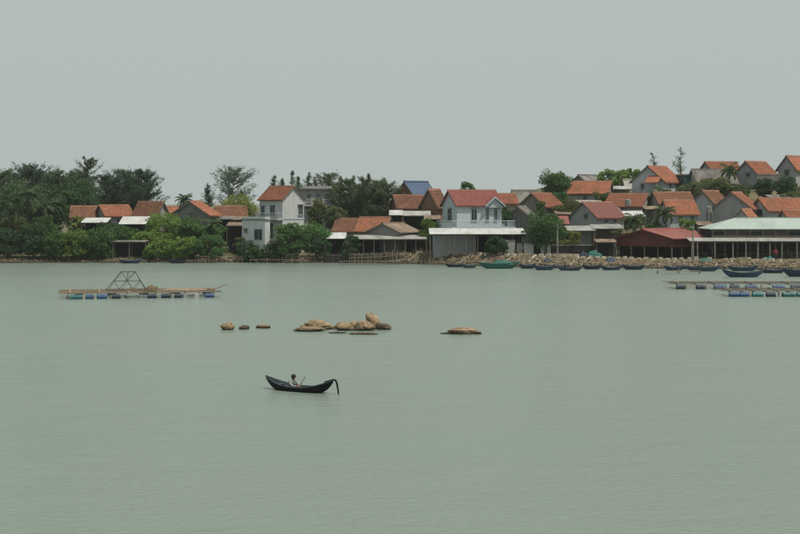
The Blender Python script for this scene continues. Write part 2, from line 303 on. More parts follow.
class House:
    """near corner seen at photo column xc; right face runs along local +x to column xr, left face along local +y to xl"""
    def __init__(s, name, label, xc, xl, xr, Y, phi, Lr=None, Ll=None, group='village houses', cat='house'):
        s.C = Vector((pw(xc, Y), Y)); p = R(phi); s.phi = p
        s.rd = Vector((math.cos(p), math.sin(p))); s.ld = Vector((-math.sin(p), math.cos(p)))
        s.Lr = Lr if Lr else solve(s.C, s.rd, xr); s.Ll = Ll if Ll else solve(s.C, s.ld, xl)
        s.Y = Y
        cs = [s.C, s.C + s.rd * s.Lr, s.C + s.ld * s.Ll, s.C + s.rd * s.Lr + s.ld * s.Ll]
        s.gz = min(G(c.x, c.y) for c in cs) - 0.15
        s.root = thing(name, label, cat, (s.C.x, s.C.y, s.gz), p, group)
    def zp(s, py, at=None): return HC + (YH - py) * (at.y if at is not None else s.Y) / F - s.gz
    def gable(s, eave, ridge, axis, wall, roof, over=0.45, og=0.3, barge='board', wall_from=None):
        apex = s.C + (s.ld * s.Ll / 2 if axis == 'r' else s.rd * s.Lr / 2)
        ze = s.zp(eave); zr = max(s.zp(ridge, apex), ze + 0.5)
        L, W = (s.Lr, s.Ll) if axis == 'r' else (s.Ll, s.Lr)
        # roof frame: ridge along X, width along Y
        off, rz = ((0, 0, 0), 0) if axis == 'r' else ((s.Lr, 0, 0), R(90))
        sl = (zr - ze) / (W / 2); s.ze, s.zr = ze, zr
        zb = s.zp(wall_from) if wall_from else 0
        w = MB().prism([(0, zb), (W, zb), (W, ze), (W / 2, zr), (0, ze)], 'x', 0, L)
        s.wall = w.build('wall', wall, s.root, off, rz)
        t = 0.11; e = 0.02
        def zz(y): return zr - abs(y - W / 2) * sl
        r = MB().prism([(-over, zz(-over) + e), (W / 2, zr + e), (W + over, zz(W + over) + e), (W + over, zz(W + over) + e + t), (W / 2, zr + e + t), (-over, zz(-over) + e + t)], 'x', -og, L + og)
        s.roof = r.build('roof', roof, s.root, off, rz)
        if roof in ('orange', 'brown', 'red', 'pink'):
            tr = random.Random(int(s.Y * 7 + L * 13)); n = max(5, int((W / 2 + over) / math.cos(math.atan(sl)) / 0.36)); nxs = max(4, int((L + 2 * og) / 0.7))
            sag = [0.035 * math.sin(k * 1.3 + s.Y) + tr.uniform(-.02, .02) for k in range(nxs + 1)]
            for sg in (-1, 1):
                vs = []; fs = []
                for i in range(n):
                    jit = [tr.uniform(-.012, .012) for _ in range(nxs + 1)]
                    for a_, up in ((i / n, 0.035), ((i + 1) / n, 0.075)):
                        yy = sg * a_ * (W / 2 + over + 0.03)
                        for k in range(nxs + 1):
                            vs.append((-og - 0.03 + (L + 2 * og + 0.06) * k / nxs, W / 2 + yy, zr - abs(yy) * sl + e + t + up + 0.02 + sag[k] * (1 - a_ * 0.5) + (jit[k] if up > 0.05 else 0)))
                w_ = nxs + 1
                for i in range(2 * n - 1):
                    for k in range(nxs): q = i * w_ + k; fs.append((q, q + 1, q + w_ + 1, q + w_))
                MB().add(vs, fs).build('tile_courses', roof, s.roof)
        rc = MB().prism([(W / 2 - 0.2, zr + t - 0.2 * sl + 0.03), (W / 2 + 0.2, zr + t - 0.2 * sl + 0.03), (W / 2 + 0.11, zr + t + 0.17), (W / 2 - 0.11, zr + t + 0.17)], 'x', -og - 0.02, L + og + 0.02)
        rc.build('ridge_cap', 'ridge' if roof in ('orange', 'brown', 'red', 'pink') else roof, s.roof)
        for xa, xb in ((-og - 0.05, -og - 0.005), (L + og + 0.005, L + og + 0.05)):
            for sg in (0, 1):
                ya, yb = (-over, W / 2) if sg == 0 else (W / 2, W + over)
                MB().prism([(ya, zz(ya) - 0.10), (yb, zz(yb) - 0.10), (yb, zz(yb) + 0.10), (ya, zz(ya) + 0.10)], 'x', xa, xb).build('barge_board', barge, s.roof)
        return s
    def flat(s, top, wall, slab='concgrey', over=0.3, parapet=True):
        zt = s.zp(top); s.ze = s.zr = zt
        s.wall = MB().box(0, s.Lr, 0, s.Ll, 0, zt - 0.2).build('wall', wall, s.root)
        s.roof = MB().box(-over, s.Lr + over, -over, s.Ll + over, zt - 0.2 + 0.003, zt).build('roof', slab, s.root)
        if parapet:
            for a in ((0, s.Lr, 0, 0.12), (0, s.Lr, s.Ll - 0.12, s.Ll), (0, 0.12, 0.122, s.Ll - 0.122), (s.Lr - 0.12, s.Lr, 0.122, s.Ll - 0.122)):
                MB().box(*a, zt + 0.003, zt + 0.35).build('parapet', wall, s.roof)
        return s
    def opening(s, kind, face, px, top, bot, wpx, pane='glass', fm='frame'):
        d = s.rd if face == 'r' else s.ld
        c = solve(s.C, d, px); P = s.C + d * c
        w = max(0.4, wpx * P.y / F / (abs(d.x) + 1e-3)) if abs(d.x) > 0.15 else 0.8
        w = min(w, 3.2); z0, z1 = s.zp(bot, P), s.zp(top, P); L = s.Lr if face == 'r' else s.Ll
        a, b_ = max(0.1, c - w / 2), min(L - 0.1, c + w / 2)
        if kind == 'door': z0 = min(z0, 0.5) if z0 < 0.5 else z0
        return s.opening_m(kind, face, a, b_, z0, z1, pane, fm)
    def opening_m(s, kind, face, a, b_, z0, z1, pane='glass', fm='frame'):
        def bx(m, u0, u1, o0, o1, q0, q1):     # o: distance out of the wall face
            if face == 'r': m.box(u0, u1, -o1, -o0, q0, q1)
            else: m.box(-o1, -o0, u0, u1, q0, q1)
        fr = MB(); k = 0.09
        bx(fr, a, a + k, 0.002, 0.09, z0, z1); bx(fr, b_ - k, b_, 0.002, 0.09, z0, z1)
        bx(fr, a + k, b_ - k, 0.002, 0.09, z1 - k, z1); bx(fr, a + k, b_ - k, 0.002, 0.09, z0, z0 + k)
        mid = (a + b_) / 2
        bx(fr, mid - 0.03, mid + 0.03, 0.002, 0.075, z0 + k, z1 - k)
        o = fr.build(kind, fm, s.root)
        p = MB(); bx(p, a + k, mid - 0.03, 0.004, 0.03, z0 + k, z1 - k); p.build('pane' if kind == 'window' else 'leaf', pane, o)
        p = MB(); bx(p, mid + 0.03, b_ - k, 0.004, 0.03, z0 + k, z1 - k); p.build('pane' if kind == 'window' else 'leaf', pane, o)
        if kind == 'window':
            p = MB(); bx(p, a - 0.08, b_ + 0.08, 0.002, 0.16, z0 - 0.09, z0 - 0.003); p.build('sill', 'concrete', o)
            p = MB(); bx(p, a - 0.1, b_ + 0.1, 0.002, 0.30, z1 + 0.06, z1 + 0.13); p.build('rain_hood', 'concgrey', o)
        return o

def balustrade(root, pts, z, h=0.9, step=0.28, mat='blueish'):
    m = MB()
    for (xa, ya), (xb, yb) in zip(pts[:-1], pts[1:]):
        m.tube([(xa, ya, z + h), (xb, yb, z + h)], 0.06, 6)
        L = math.hypot(xb - xa, yb - ya); n = max(2, int(L / step))
        for i in range(n + 1):
            f = i / n; x, y = xa + (xb - xa) * f, ya + (yb - ya) * f
            m.tube([(x, y, z), (x, y, z + h)], 0.035, 5)
    return m.build('railing', mat, root)

def corr(x0, x1, y0, y1, z0, z1, t=0.025, pitch=0.3):
    """corrugated sheet between y0 (z0) and y1 (z1)"""
    n = max(4, int((x1 - x0) / pitch * 4)); m = MB(); vs = []; fs = []
    for i in range(n + 1):
        x = x0 + (x1 - x0) * i / n; c = 0.03 * math.sin(i * math.pi / 2)
        vs += [(x, y0, z0 + c), (x, y1, z1 + c), (x, y0, z0 + c - t), (x, y1, z1 + c - t)]
    for i in range(n):
        a = 4 * i; fs += [(a, a + 4, a + 5, a + 1), (a + 2, a + 3, a + 7, a + 6), (a, a + 2, a + 6, a + 4), (a + 1, a + 5, a + 7, a + 3)]
    fs += [(0, 1, 3, 2), (4 * n, 4 * n + 2, 4 * n + 3, 4 * n + 1)]
    return m.add(vs, fs)

def awning(name, label, x0, x1, Y, yf, depth, rise, mat, posts=None, rz=0, back=None, cat='awning', post='board', group='sheet awnings', side=None):
    """sheet roof on posts: front edge at columns x0..x1, row yf"""
    X0, X1 = pw(x0, Y), pw(x1, Y); L = X1 - X0; z = pz(yf, Y)
    g = min(G(X0, Y), G(X1, Y), G((X0 + X1) / 2, Y + depth)) - 0.1
    r = thing(name, label, cat, (X0, Y, g), R(rz), group); h = z - g
    s = corr(0, L, 0, depth, h, h + rise).build('roof_sheet', mat, r)
    for yy in (0.25, depth - 0.25):
        hh = h + rise * yy / depth - 0.065
        MB().box(0.05, L - 0.05, yy - 0.05, yy + 0.05, hh - 0.14, hh).build('beam', post, r)
        n = posts or max(2, int(L / 2.6) + 1)
        for i in range(n):
            x = 0.12 + (L - 0.24) * i / (n - 1)
            MB().tube([(x, yy, 0), (x, yy, hh - 0.142)], 0.065, 6).build('post', post, r)
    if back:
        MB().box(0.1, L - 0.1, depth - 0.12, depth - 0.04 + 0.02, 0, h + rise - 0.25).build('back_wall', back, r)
    if side:
        MB().box(0.02, 0.1, 0.4, depth - 0.4, 0, h - 0.3).build('side_wall', side, r)
    return r, L, h, g

# --- left bank
h = House('tiled_house', 'small low house with brown-orange tiled roof, leftmost in the trees', 71, 69, 95, 268, 8, Ll=6).gable(217, 207, 'r', 'grey', 'brown')
h = House('tiled_house', 'low grey house with orange roof beside the slanted white awning', 106, 95, 133, 265, 25).gable(216, 206, 'r', 'grey', 'orange')
h.opening('window', 'r', 120, 219, 226, 6)
h = House('tiled_house', 'house with mottled rust roof and grey gable facing right, above the bushes', 156, 133, 169, 263, 62).gable(216, 202.5, 'l', 'grey', 'brown')
h = House('tiled_house', 'tiny distant red roof left of the short palm', 169, 168, 179, 284, 8, Ll=4).gable(213, 207.5, 'r', 'cream', 'orange')
h = House('tiled_house', 'grey broad gable house behind the round dark shrub', 209, 171.5, 219, 262, 66).gable(215, 202, 'r', 'darkgrey', 'orange')
h.opening('window', 'l', 191, 213, 219, 4, 'shutter')
h = House('tiled_house', 'long low brown-roofed house left of the white two-storey house', 217, 214, 246, 272, 8, Ll=6).gable(216, 207, 'r', 'cream', 'brown')
h.opening('window', 'r', 236, 218, 223, 4)
h = House('white_house', 'pale building half hidden behind the tall left coconut palm', 28, 24, 50, 278, 14, cat='house').flat(196, 'blueish')
h.opening('window', 'r', 40, 203, 210, 4)
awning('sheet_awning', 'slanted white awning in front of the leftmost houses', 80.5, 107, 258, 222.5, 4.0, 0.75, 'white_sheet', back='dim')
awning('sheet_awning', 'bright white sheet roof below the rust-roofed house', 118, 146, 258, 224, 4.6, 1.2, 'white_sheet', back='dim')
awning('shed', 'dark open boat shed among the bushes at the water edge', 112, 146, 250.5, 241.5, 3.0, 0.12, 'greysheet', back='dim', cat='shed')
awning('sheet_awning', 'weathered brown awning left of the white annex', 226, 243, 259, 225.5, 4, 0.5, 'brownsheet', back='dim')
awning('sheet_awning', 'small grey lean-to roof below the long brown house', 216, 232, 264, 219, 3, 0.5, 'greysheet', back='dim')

# --- white two-storey house and its neighbours
h = House('white_house', 'white two-storey house with orange roof and bright right gable', 282.5, 259.5, 304, 257, 45, cat='house').gable(199, 187, 'l', 'white', 'orange', over=0.35, og=0.2)
h.opening('window', 'l', 263, 206, 215.5, 4, 'glass'); h.opening('window', 'l', 272.7, 206, 215.5, 5, 'glass')
h.opening('window', 'r', 300.5, 205, 215, 4.5, 'shutter')
zb = h.zp(218.5)
MB().box(-1.1, -0.002, -0.1, h.Ll + 0.1, zb - 0.25, zb).build('balcony', 'white', h.root)
balustrade(h.root, [(-0.05, 0.0), (-1.02, 0.0), (-1.02, h.Ll), (-0.05, h.Ll)], zb, 0.85)
MB().box(-0.06, h.Lr + 0.06, -0.06, -0.003, zb - 0.15, zb + 0.05).build('string_course', 'blueish', h.root)
h.opening('door', 'l', 270, 223, 238, 8, 'shutter')
h = House('white_annex', 'flat-roofed white annex with dark doorway left of the white two-storey house', 265, 242, 270, 251, 52, cat='house').flat(219, 'white', 'concgrey', 0.15)
h.opening('door', 'l', 258.5, 229, 240, 9, 'shutter'); h.opening('window', 'l', 246, 229, 232, 4, 'shutter')
h = House('flat_roof_building', 'grey two-storey flat-roofed building behind the white house', 303, 299, 332, 274, 12, cat='house').flat(188, 'grey', 'concgrey', 0.5)
for px in (309, 318, 327):
    h.opening('window', 'r', px, 194, 202, 4); h.opening('window', 'r', px, 208, 216, 4)
zb = h.zp(205); MB().box(-0.4, h.Lr + 0.4, -1.0, -0.003, zb - 0.2, zb).build('balcony', 'grey', h.root)
balustrade(h.root, [(-0.3, -0.05), (-0.3, -0.92), (h.Lr + 0.3, -0.92), (h.Lr + 0.3, -0.05)], zb, 0.9, 0.35, 'grey')
MB().tube([(h.Lr * .3, 2, h.ze - 0.1), (h.Lr * .3, 2, h.ze + 0.9)], 0.45, 12).build('water_tank', 'steel', h.root)
h = House('retaining_wall', 'stained grey retaining wall under the white annex', 243, 242, 284, 252.6, 3, Ll=0.6, cat='wall', group='waterfront walls').flat(240, 'darkgrey', 'concgrey', 0.05, False)

h = House('tiled_house', 'low house with worn orange roof beside the tall trees', 358, 333.5, 366, 259, 74).gable(230.5, 219.5, 'l', 'cream', 'brown')
h = House('tiled_house', 'low house with orange tiled roof above the long pale awning', 385, 357, 393, 256, 72).gable(230, 218, 'l', 'grey', 'orange')
h = House('low_house', 'grey gabled outhouse with brown sheet roof behind the long pale awning', 399, 367, 419, 252.5, 58).gable(232, 224, 'r', 'darkgrey', 'brownsheet')
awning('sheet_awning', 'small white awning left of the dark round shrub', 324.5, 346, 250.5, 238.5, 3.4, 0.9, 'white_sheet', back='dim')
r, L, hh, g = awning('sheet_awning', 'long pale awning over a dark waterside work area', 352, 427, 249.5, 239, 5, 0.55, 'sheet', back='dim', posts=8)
h = House('blue_roof_house', 'brown gabled house with a blue roof, between the tall trees and the balcony house', 416, 395, 437, 283, 48).gable(197, 182, 'r', 'brickwall', 'blue', og=0.4)
h = House('tiled_house', 'brown house with orange roof below the blue roof', 398, 391, 425, 268, 14).gable(207.5, 196, 'r', 'brickwall', 'brown')
h.opening('window', 'r', 412, 209.5, 215, 4)
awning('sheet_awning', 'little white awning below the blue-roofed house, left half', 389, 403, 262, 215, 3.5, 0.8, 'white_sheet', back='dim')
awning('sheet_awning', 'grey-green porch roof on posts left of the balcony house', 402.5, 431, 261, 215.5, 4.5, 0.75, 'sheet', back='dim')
h = House('tiled_house', 'dark brown gabled roof behind the left side of the balcony house', 437, 421, 447, 266, 55).gable(205, 190, 'r', 'brickwall', 'brown')

# --- balcony house (red roof)
h = House('white_house', 'pale two-storey house with red roof and balcony railing', 457, 442.5, 501.5, 250, 21, cat='house').gable(205, 191, 'r', 'blueish', 'red', over=0.4, og=0.35)
bal = h
h.opening('window', 'l', 450, 209, 220.5, 3.5); h.opening('window', 'r', 474, 209, 220.5, 6)
h.opening('window', 'r', 487.3, 209, 220.5, 3.6); h.opening('window', 'r', 495.5, 209, 220.5, 3.6)
# cross gable at the right end of the front
s0 = solve(h.C, h.rd, 483.5); s1 = h.Lr + 0.15; mid = (s0 + s1) / 2; za = h.zp(197.5); ze = h.ze - 0.1
MB().prism([(s0 + 0.25, ze - 0.3), (s1 - 0.15, ze - 0.3), (s1 - 0.15, ze), (mid, za - 0.15), (s0 + 0.25, ze)], 'y', -0.55, 1.2).build('cross_gable', 'blueish', h.root)
cg = MB().prism([(s0 - 0.1, ze - 0.12), (mid, za), (s1 + 0.2, ze - 0.12), (s1 + 0.2, ze), (mid, za + 0.12), (s0 - 0.1, ze)], 'y', -0.85, 2.4).build('cross_gable_roof', 'red', h.root)
for sg in (s0 - 0.1, s1 + 0.2):
    MB().prism([(sg, ze - 0.22), (mid, za - 0.1), (mid, za + 0.14), (sg, ze + 0.02)], 'y', -0.91, -0.855).build('barge_board', 'blueish', cg)
zb = h.zp(227)
MB().box(-1.6, h.Lr + 1.6, -1.9, h.Ll * 0.9, zb - 0.22, zb).build('balcony', 'blueish', h.root)
balustrade(h.root, [(-1.5, h.Ll * 0.8), (-1.5, -1.8), (h.Lr + 1.5, -1.8), (h.Lr + 1.5, 1.0)], zb, 0.95, 0.3)
h = House('garden_wall_house', 'grey block ground-floor wing under the balcony house', 434, 431, 476, 244.5, 3, Ll=3.5, cat='house').flat(234.5, 'grey', 'concgrey', 0.02, False)
awning('sheet_awning', 'wide white awning under the balcony of the red-roofed house', 429.5, 526, 241.5, 234, 6.2, 0.8, 'white_sheet', posts=9, back='dim')

# --- right of the balcony house
h = House('tiled_house', 'small orange roof peeking behind the right side of the balcony house', 499, 497, 517, 277, 10, Ll=5).gable(203, 194.5, 'r', 'cream', 'orange')
h = House('low_house', 'dark grey sheet-roofed house left of the round hilltop tree', 515, 511, 537, 282, 18).gable(200, 191, 'r', 'darkgrey', 'greysheet')
h = House('low_house', 'brown-grey gable with sheet roof right of the balcony house', 531, 505, 538, 257, 68).gable(217.5, 207, 'r', 'darkgrey', 'greysheet')
h = House('tiled_house', 'dark gabled house with orange roof above the big waterfront tree', 545, 519, 563, 268, 52).gable(206, 194, 'r', 'darkgrey', 'orange')
h = House('tiled_house', 'long orange-roofed house just below the round hilltop tree', 607, 568.5, 613, 282, 76).gable(193.5, 182, 'l', 'cream', 'orange')
h.opening('window', 'l', 585, 196, 201, 4, 'shutter'); h.opening('window', 'l', 597, 196, 201, 4, 'shutter')
h = House('low_house', 'dark sheet-roofed house on the skyline beside the round hilltop tree', 588, 570, 607, 302, 50).gable(183, 175.5, 'r', 'darkgrey', 'greysheet')
h = House('low_house', 'pale grey roof on the skyline behind the hill shrubs', 626, 622, 640, 300, 20).gable(186, 180, 'r', 'grey', 'sheet')
h = House('tiled_house', 'grey gabled house with broad faded red roof beside the big waterfront tree', 597, 570, 624, 256, 40).gable(217, 203, 'r', 'grey', 'pink')
h.opening('window', 'r', 606, 219, 223.5, 3.5); h.opening('window', 'r', 615, 219, 223.5, 3.5); h.opening('window', 'l', 586, 214, 219, 4, 'shutter')
awning('sheet_awning', 'small red lean-to roof right of the big waterfront tree', 559.5, 570, 255, 224, 3.0, 1.3, 'redroof', back='dim')
awning('sheet_awning', 'grey porch roof on posts in front of the faded red roof', 567, 596, 246, 230.5, 4.2, 0.7, 'sheet', back='blueish')
awning('sheet_awning', 'pale sheet roof between the grey porch and the red shed', 593, 624, 247, 228.5, 4.5, 0.6, 'sheet', back='darkgrey')
awning('sheet_awning', 'low rusty lean-to against the left side of the red shed', 596, 617, 240, 242, 3.0, 0.4, 'brownsheet', back='dim')
awning('sheet_awning', 'pale flat roof between the orange roofs above the short palms', 619, 646, 261, 216, 5, 0.85, 'white_sheet', back='grey')
h = House('tiled_house', 'tall blue-grey gabled house with orange roof at the hill crest, bare tree beside it', 664, 632, 681.5, 288, 58).gable(181, 166.5, 'r', 'blueish', 'orange')
h.opening('window', 'l', 643, 184, 189, 4, 'shutter'); h.opening('window', 'r', 670, 183, 189, 3.5, 'shutter'); h.opening('window', 'r', 676.5, 183, 189, 3, 'shutter')
z0 = h.zp(183); corr(-2.3, -0.0, 0, 1, 0, 0)
a0, a1 = solve(h.C, h.ld, 662), solve(h.C, h.ld, 648)
MB().prism([(-2.0, z0), (-0.02, z0 + 1.2), (-0.02, z0 + 1.34), (-2.0, z0 + 0.14)], 'y', a0, a1).build('porch_roof', 'orange', h.root)
for yy in (a0 + 0.2, a1 - 0.2): MB().tube([(-1.85, yy, 0), (-1.85, yy, z0 + 0.06)], 0.09, 8).build('porch_post', 'blueish', h.root)
h = House('tiled_house', 'wide orange-roofed house in the middle of the hillside', 641, 605, 652, 269, 70).gable(206.5, 194.5, 'l', 'cream', 'orange')
h.opening('window', 'l', 622, 209, 214, 4, 'shutter')
h = House('tiled_house', 'brown-roofed house behind the smooth orange roof on the hillside', 660, 657, 695, 270, 10, Ll=6).gable(203.5, 193, 'r', 'cream', 'brown')
h = House('tiled_house', 'pale house with a plain bright orange roof above the red shed', 670, 667, 698, 259, 9, Ll=5.5).gable(213.5, 201, 'r', 'blueish', 'orange')
h.opening('window', 'r', 692, 215.5, 220.5, 4); h.opening('window', 'r', 680, 215.5, 220.5, 4)
h = House('tiled_house', 'blue-grey gabled house left of the tall dark gable, with orange roof', 713, 692, 728, 265, 52).gable(203, 191.5, 'r', 'blueish', 'brown')
h = House('tiled_house', 'big grey windowless gable with orange roof above the pavilion', 751, 713, 760, 256, 64).gable(208, 193, 'r', 'grey', 'orange')
h = House('tiled_house', 'long pale blue house with orange roof at the right edge, above the pavilion', 768, 751, 824, 257, 25).gable(210, 199, 'r', 'blueish', 'orange')
h.opening('window', 'l', 760, 210, 216, 3.5, 'shutter'); h.opening('window', 'r', 781, 213, 218, 4)
h = House('tiled_house', 'small gable with orange roof tucked behind the pavilion roof', 749, 735, 757, 250, 52).gable(218, 210, 'r', 'grey', 'orange')
h = House('tiled_house', 'low red roof behind the pavilion at the right edge', 789, 786, 822, 250, 9, Ll=4).gable(218.5, 211, 'r', 'cream', 'orange')
h = House('tiled_house', 'skyline house with orange roof behind the hilltop palm', 713, 709, 742, 297, 14, Ll=6).gable(171.5, 162.5, 'r', 'cream', 'orange')
h = House('tiled_house', 'skyline gable with orange roof right of the hilltop palm', 756, 736, 775, 291, 46).gable(172.5, 162, 'r', 'grey', 'orange')
h.opening('window', 'l', 748, 173, 177, 4, 'shutter')
h = House('tiled_house', 'highest house with orange roof at the right edge of the skyline', 796, 778, 824, 297, 45).gable(168.5, 156.5, 'r', 'grey', 'orange')
h.opening('window', 'l', 787, 170, 176, 4, 'shutter')
h = House('low_house', 'dark teal shed on the skyline right of the blue-grey gabled house', 684.5, 682, 697, 292, 12, Ll=4).flat(174, 'teal', 'greysheet', 0.2, False)
h = House('low_house', 'grey sheet-roofed shed below the hilltop palm', 698, 694, 737, 289, 12, Ll=5).gable(182, 170, 'r', 'grey', 'greysheet')
h = House('boundary_wall', 'dark boundary wall behind the dense hilltop trees', 757, 756, 784, 287, 3, Ll=0.4, cat='wall', group='hill walls').flat(174, 'darkgrey', 'concgrey', 0.05, False)

for a in [('sheet_awning', 'low sheet shed between the two orange roofs above the big waterfront tree', 556, 578, 263, 214, 4, 0.5, 'brownsheet', 'darkgrey'), ('sheet_awning', 'grey lean-to below the wide orange roof in mid hillside', 604, 622, 264, 211, 3.5, 0.6, 'greysheet', 'grey'),
          ('sheet_awning', 'rusty shed roof between the bright shrub and the big blank gable', 698, 714, 254, 225, 4, 0.6, 'brownsheet', 'darkgrey'), ('sheet_awning', 'pale shed roof left of the tall hilltop house', 613, 633, 287, 189, 4, 0.6, 'sheet', 'grey'),
          ('sheet_awning', 'grey shed below the small gable beside the balcony house', 533, 552, 254, 221, 3.5, 0.6, 'greysheet', 'darkgrey'), ('sheet_awning', 'brown shed roof under the brown hillside roof', 645, 661, 264, 209, 3.5, 0.5, 'brownsheet', 'darkgrey'),
          ('sheet_awning', 'pale shed on the slope below the long orange-roofed house', 578, 604, 274, 203.5, 4, 0.6, 'sheet', 'cream'), ('sheet_awning', 'grey shed roof below the dense hilltop trees', 770, 792, 266, 197.5, 4, 0.5, 'greysheet', 'grey'),
          ('sheet_awning', 'brown shed roof left of the balcony house, beside the grey-green porch', 424, 441, 257, 219, 3.5, 0.6, 'brownsheet', 'dim'), ('sheet_awning', 'rusty lean-to above the brown awning left of the annex', 232, 247, 265, 219.5, 3.5, 0.5, 'brownsheet', 'darkgrey')]:
    awning(*a[:9], back=a[9])
def tank(label, px, Y, top):
    x = pw(px, Y); g = G(x, Y) - 0.1; z = pz(top, Y) - g; r = thing('water_tank', label, 'tank', (x, Y, g), 0, 'water tanks')
    MB().tube([(0, 0, z - 1.1), (0, 0, z - 0.15), (0, 0, z)], [0.5, 0.5, 0.2], 12).build('drum', 'concgrey', r)
    for q in range(4): MB().tube([(0.42 * math.cos(q * 1.571 + .785), 0.42 * math.sin(q * 1.571 + .785), 0), (0.42 * math.cos(q * 1.571 + .785), 0.42 * math.sin(q * 1.571 + .785), z - 1.102)], 0.05, 5).build('leg', 'steel', r)
tank('water tank on legs behind the faded red roof', 628, 266, 199); tank('water tank on legs between the hillside orange roofs', 655, 276, 189.5); tank('water tank on legs left of the big blank gable', 709, 258, 206)

# --- red shed: sheet-clad open shed
h = House('red_shed', 'dark red sheet-clad open shed on the quay', 672, 617, 713, 238.5, 50, cat='shed', group=None)
h.gable(238.5, 230, 'r', 'redsheet', 'redroof', over=0.5, og=0.5, barge='redsheet', wall_from=247)
zt = h.zp(247)
for i in range(5):
    y = 0.1 + (h.Ll - 0.2) * i / 4
    for x in (0.1, h.Lr - 0.1): MB().box(x - 0.08, x + 0.08, y - 0.08, y + 0.08, 0, zt - 0.003).build('post', 'board', h.root)
for i in range(1, 4):
    x = h.Lr * i / 4; MB().box(x - 0.08, x + 0.08, 0.02, 0.18, 0, zt - 0.003).build('post', 'board', h.root)
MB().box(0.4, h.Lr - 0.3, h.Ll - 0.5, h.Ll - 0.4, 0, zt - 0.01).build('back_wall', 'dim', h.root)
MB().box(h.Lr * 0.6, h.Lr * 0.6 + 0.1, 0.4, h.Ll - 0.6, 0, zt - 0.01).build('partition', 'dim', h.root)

# --- pavilion with pale green hipped roof
Yp = 241.0; X0, X1 = pw(711, Yp), pw(840, Yp); W = 9.0; L = X1 - X0
gp = min(G(X0, Yp), G(X1, Yp)) - 0.1
pav = thing('pavilion', 'long open waterfront pavilion with pale green roof and lower awning', 'pavilion', (X0, Yp, gp))
ze = pz(229.5, Yp) - gp; zr = pz(218.5, Yp + W / 2) - gp; hx = pw(735, Yp + W / 2) - X0
def slab(m, pts, t=0.12):
    n = len(pts); vs = [Vector(p) for p in pts] + [Vector(p) + Vector((0, 0, t)) for p in pts]
    m.add(vs, [tuple(range(n - 1, -1, -1)), tuple(range(n, 2 * n))] + [(i, (i + 1) % n, n + (i + 1) % n, n + i) for i in range(n)])
    return m
rf = slab(MB(), [(-0.3, -0.4, ze), (L, -0.4, ze), (L, W / 2, zr), (hx, W / 2, zr)]).build('roof', 'mint', pav)
slab(MB(), [(-0.3, W + 0.4, ze), (hx, W / 2, zr), (L, W / 2, zr), (L, W + 0.4, ze)]).build('roof', 'mint', pav)
slab(MB(), [(-0.3, -0.4, ze), (hx, W / 2, zr), (-0.3, W + 0.4, ze)]).build('roof', 'mint', pav)
MB().box(hx, L, W / 2 - 0.2, W / 2 + 0.2, zr + 0.08, zr + 0.2).build('ridge_cap', 'mint', rf)
zl = pz(237.5, Yp) - gp
MB().box(0.1, L, 0.0, 0.1, ze - 0.35, ze - 0.06).build('fascia', 'oldboard', pav)
MB().box(0.1, L, 0.02, 0.08, zl, zl + 0.3).build('lower_rail', 'board', pav)
for i in range(11):
    x = 0.2 + (L - 0.4) * i / 10
    MB().box(x - 0.09, x + 0.09, -0.06, -0.002, zl - 0.2, ze - 0.05).build('mullion', 'board', pav)
    if i < 10: MB().box(x + 0.15, x + (L - 0.4) / 10 - 0.15, 0.03, 0.06, zl + 0.302, ze - 0.352).build('louvre', 'oldboard' if i % 3 else 'dim', pav)
for i in range(11):
    x = 0.2 + (L - 0.4) * i / 10
    for y in (0.05, W - 0.1): MB().tube([(x, y, 0), (x, y, (zl - 0.21) if y < 1 else ze - 0.05)], 0.10, 8).build('column', 'concgrey', pav)
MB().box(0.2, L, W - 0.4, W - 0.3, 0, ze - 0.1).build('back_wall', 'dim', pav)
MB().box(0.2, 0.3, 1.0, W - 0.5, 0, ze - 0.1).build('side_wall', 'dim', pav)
# lower awning of the pavilion
za = pz(241.0, Yp - 3.5) - gp; xs0 = pw(690, Yp - 3.5) - X0
corr(xs0, L, -3.5, -0.1, za, za + 0.42).build('lower_awning', 'sheet', pav)
for px in (692, 697.5, 715, 733, 746, 758, 770, 782, 797, 812):
    x = pw(px, Yp - 3.3) - X0
    MB().box(x - 0.09, x + 0.09, -3.35, -3.17, 0, za - 0.05).build('column', 'concgrey', pav)
MB().box(xs0, L, -3.34, -3.18, za - 0.22, za - 0.052).build('beam', 'board', pav)
# tables and crates in the pavilion shade
rnd = random.Random(5)
for i, px in enumerate((702, 722, 741, 752, 765, 788, 795)):
    x = pw(px, 239.5); gy0 = 239.0 + rnd.random(); g0 = G(x, gy0)
    t_ = thing('work_table', ['wooden table by the thin pole at the left end of the pavilion', 'wooden table, second from the left under the pavilion', 'wooden table, third from the left under the pavilion', 'wooden table, middle one under the pavilion', 'wooden table left of the person in red', 'wooden table right of the person in red', 'wooden table nearest the right edge under the pavilion'][i], 'table', (x, gy0, g0 - 0.03), R(rnd.uniform(-8, 8)), 'tables under the pavilion')
    MB().box(-0.7, 0.7, -0.4, 0.4, 0.72, 0.77).build('table_top', 'deck', t_)
    for sx in (-0.62, 0.62):
        for sy in (-0.33, 0.33): MB().box(sx - 0.035, sx + 0.035, sy - 0.035, sy + 0.035, 0, 0.718).build('leg', 'board', t_)

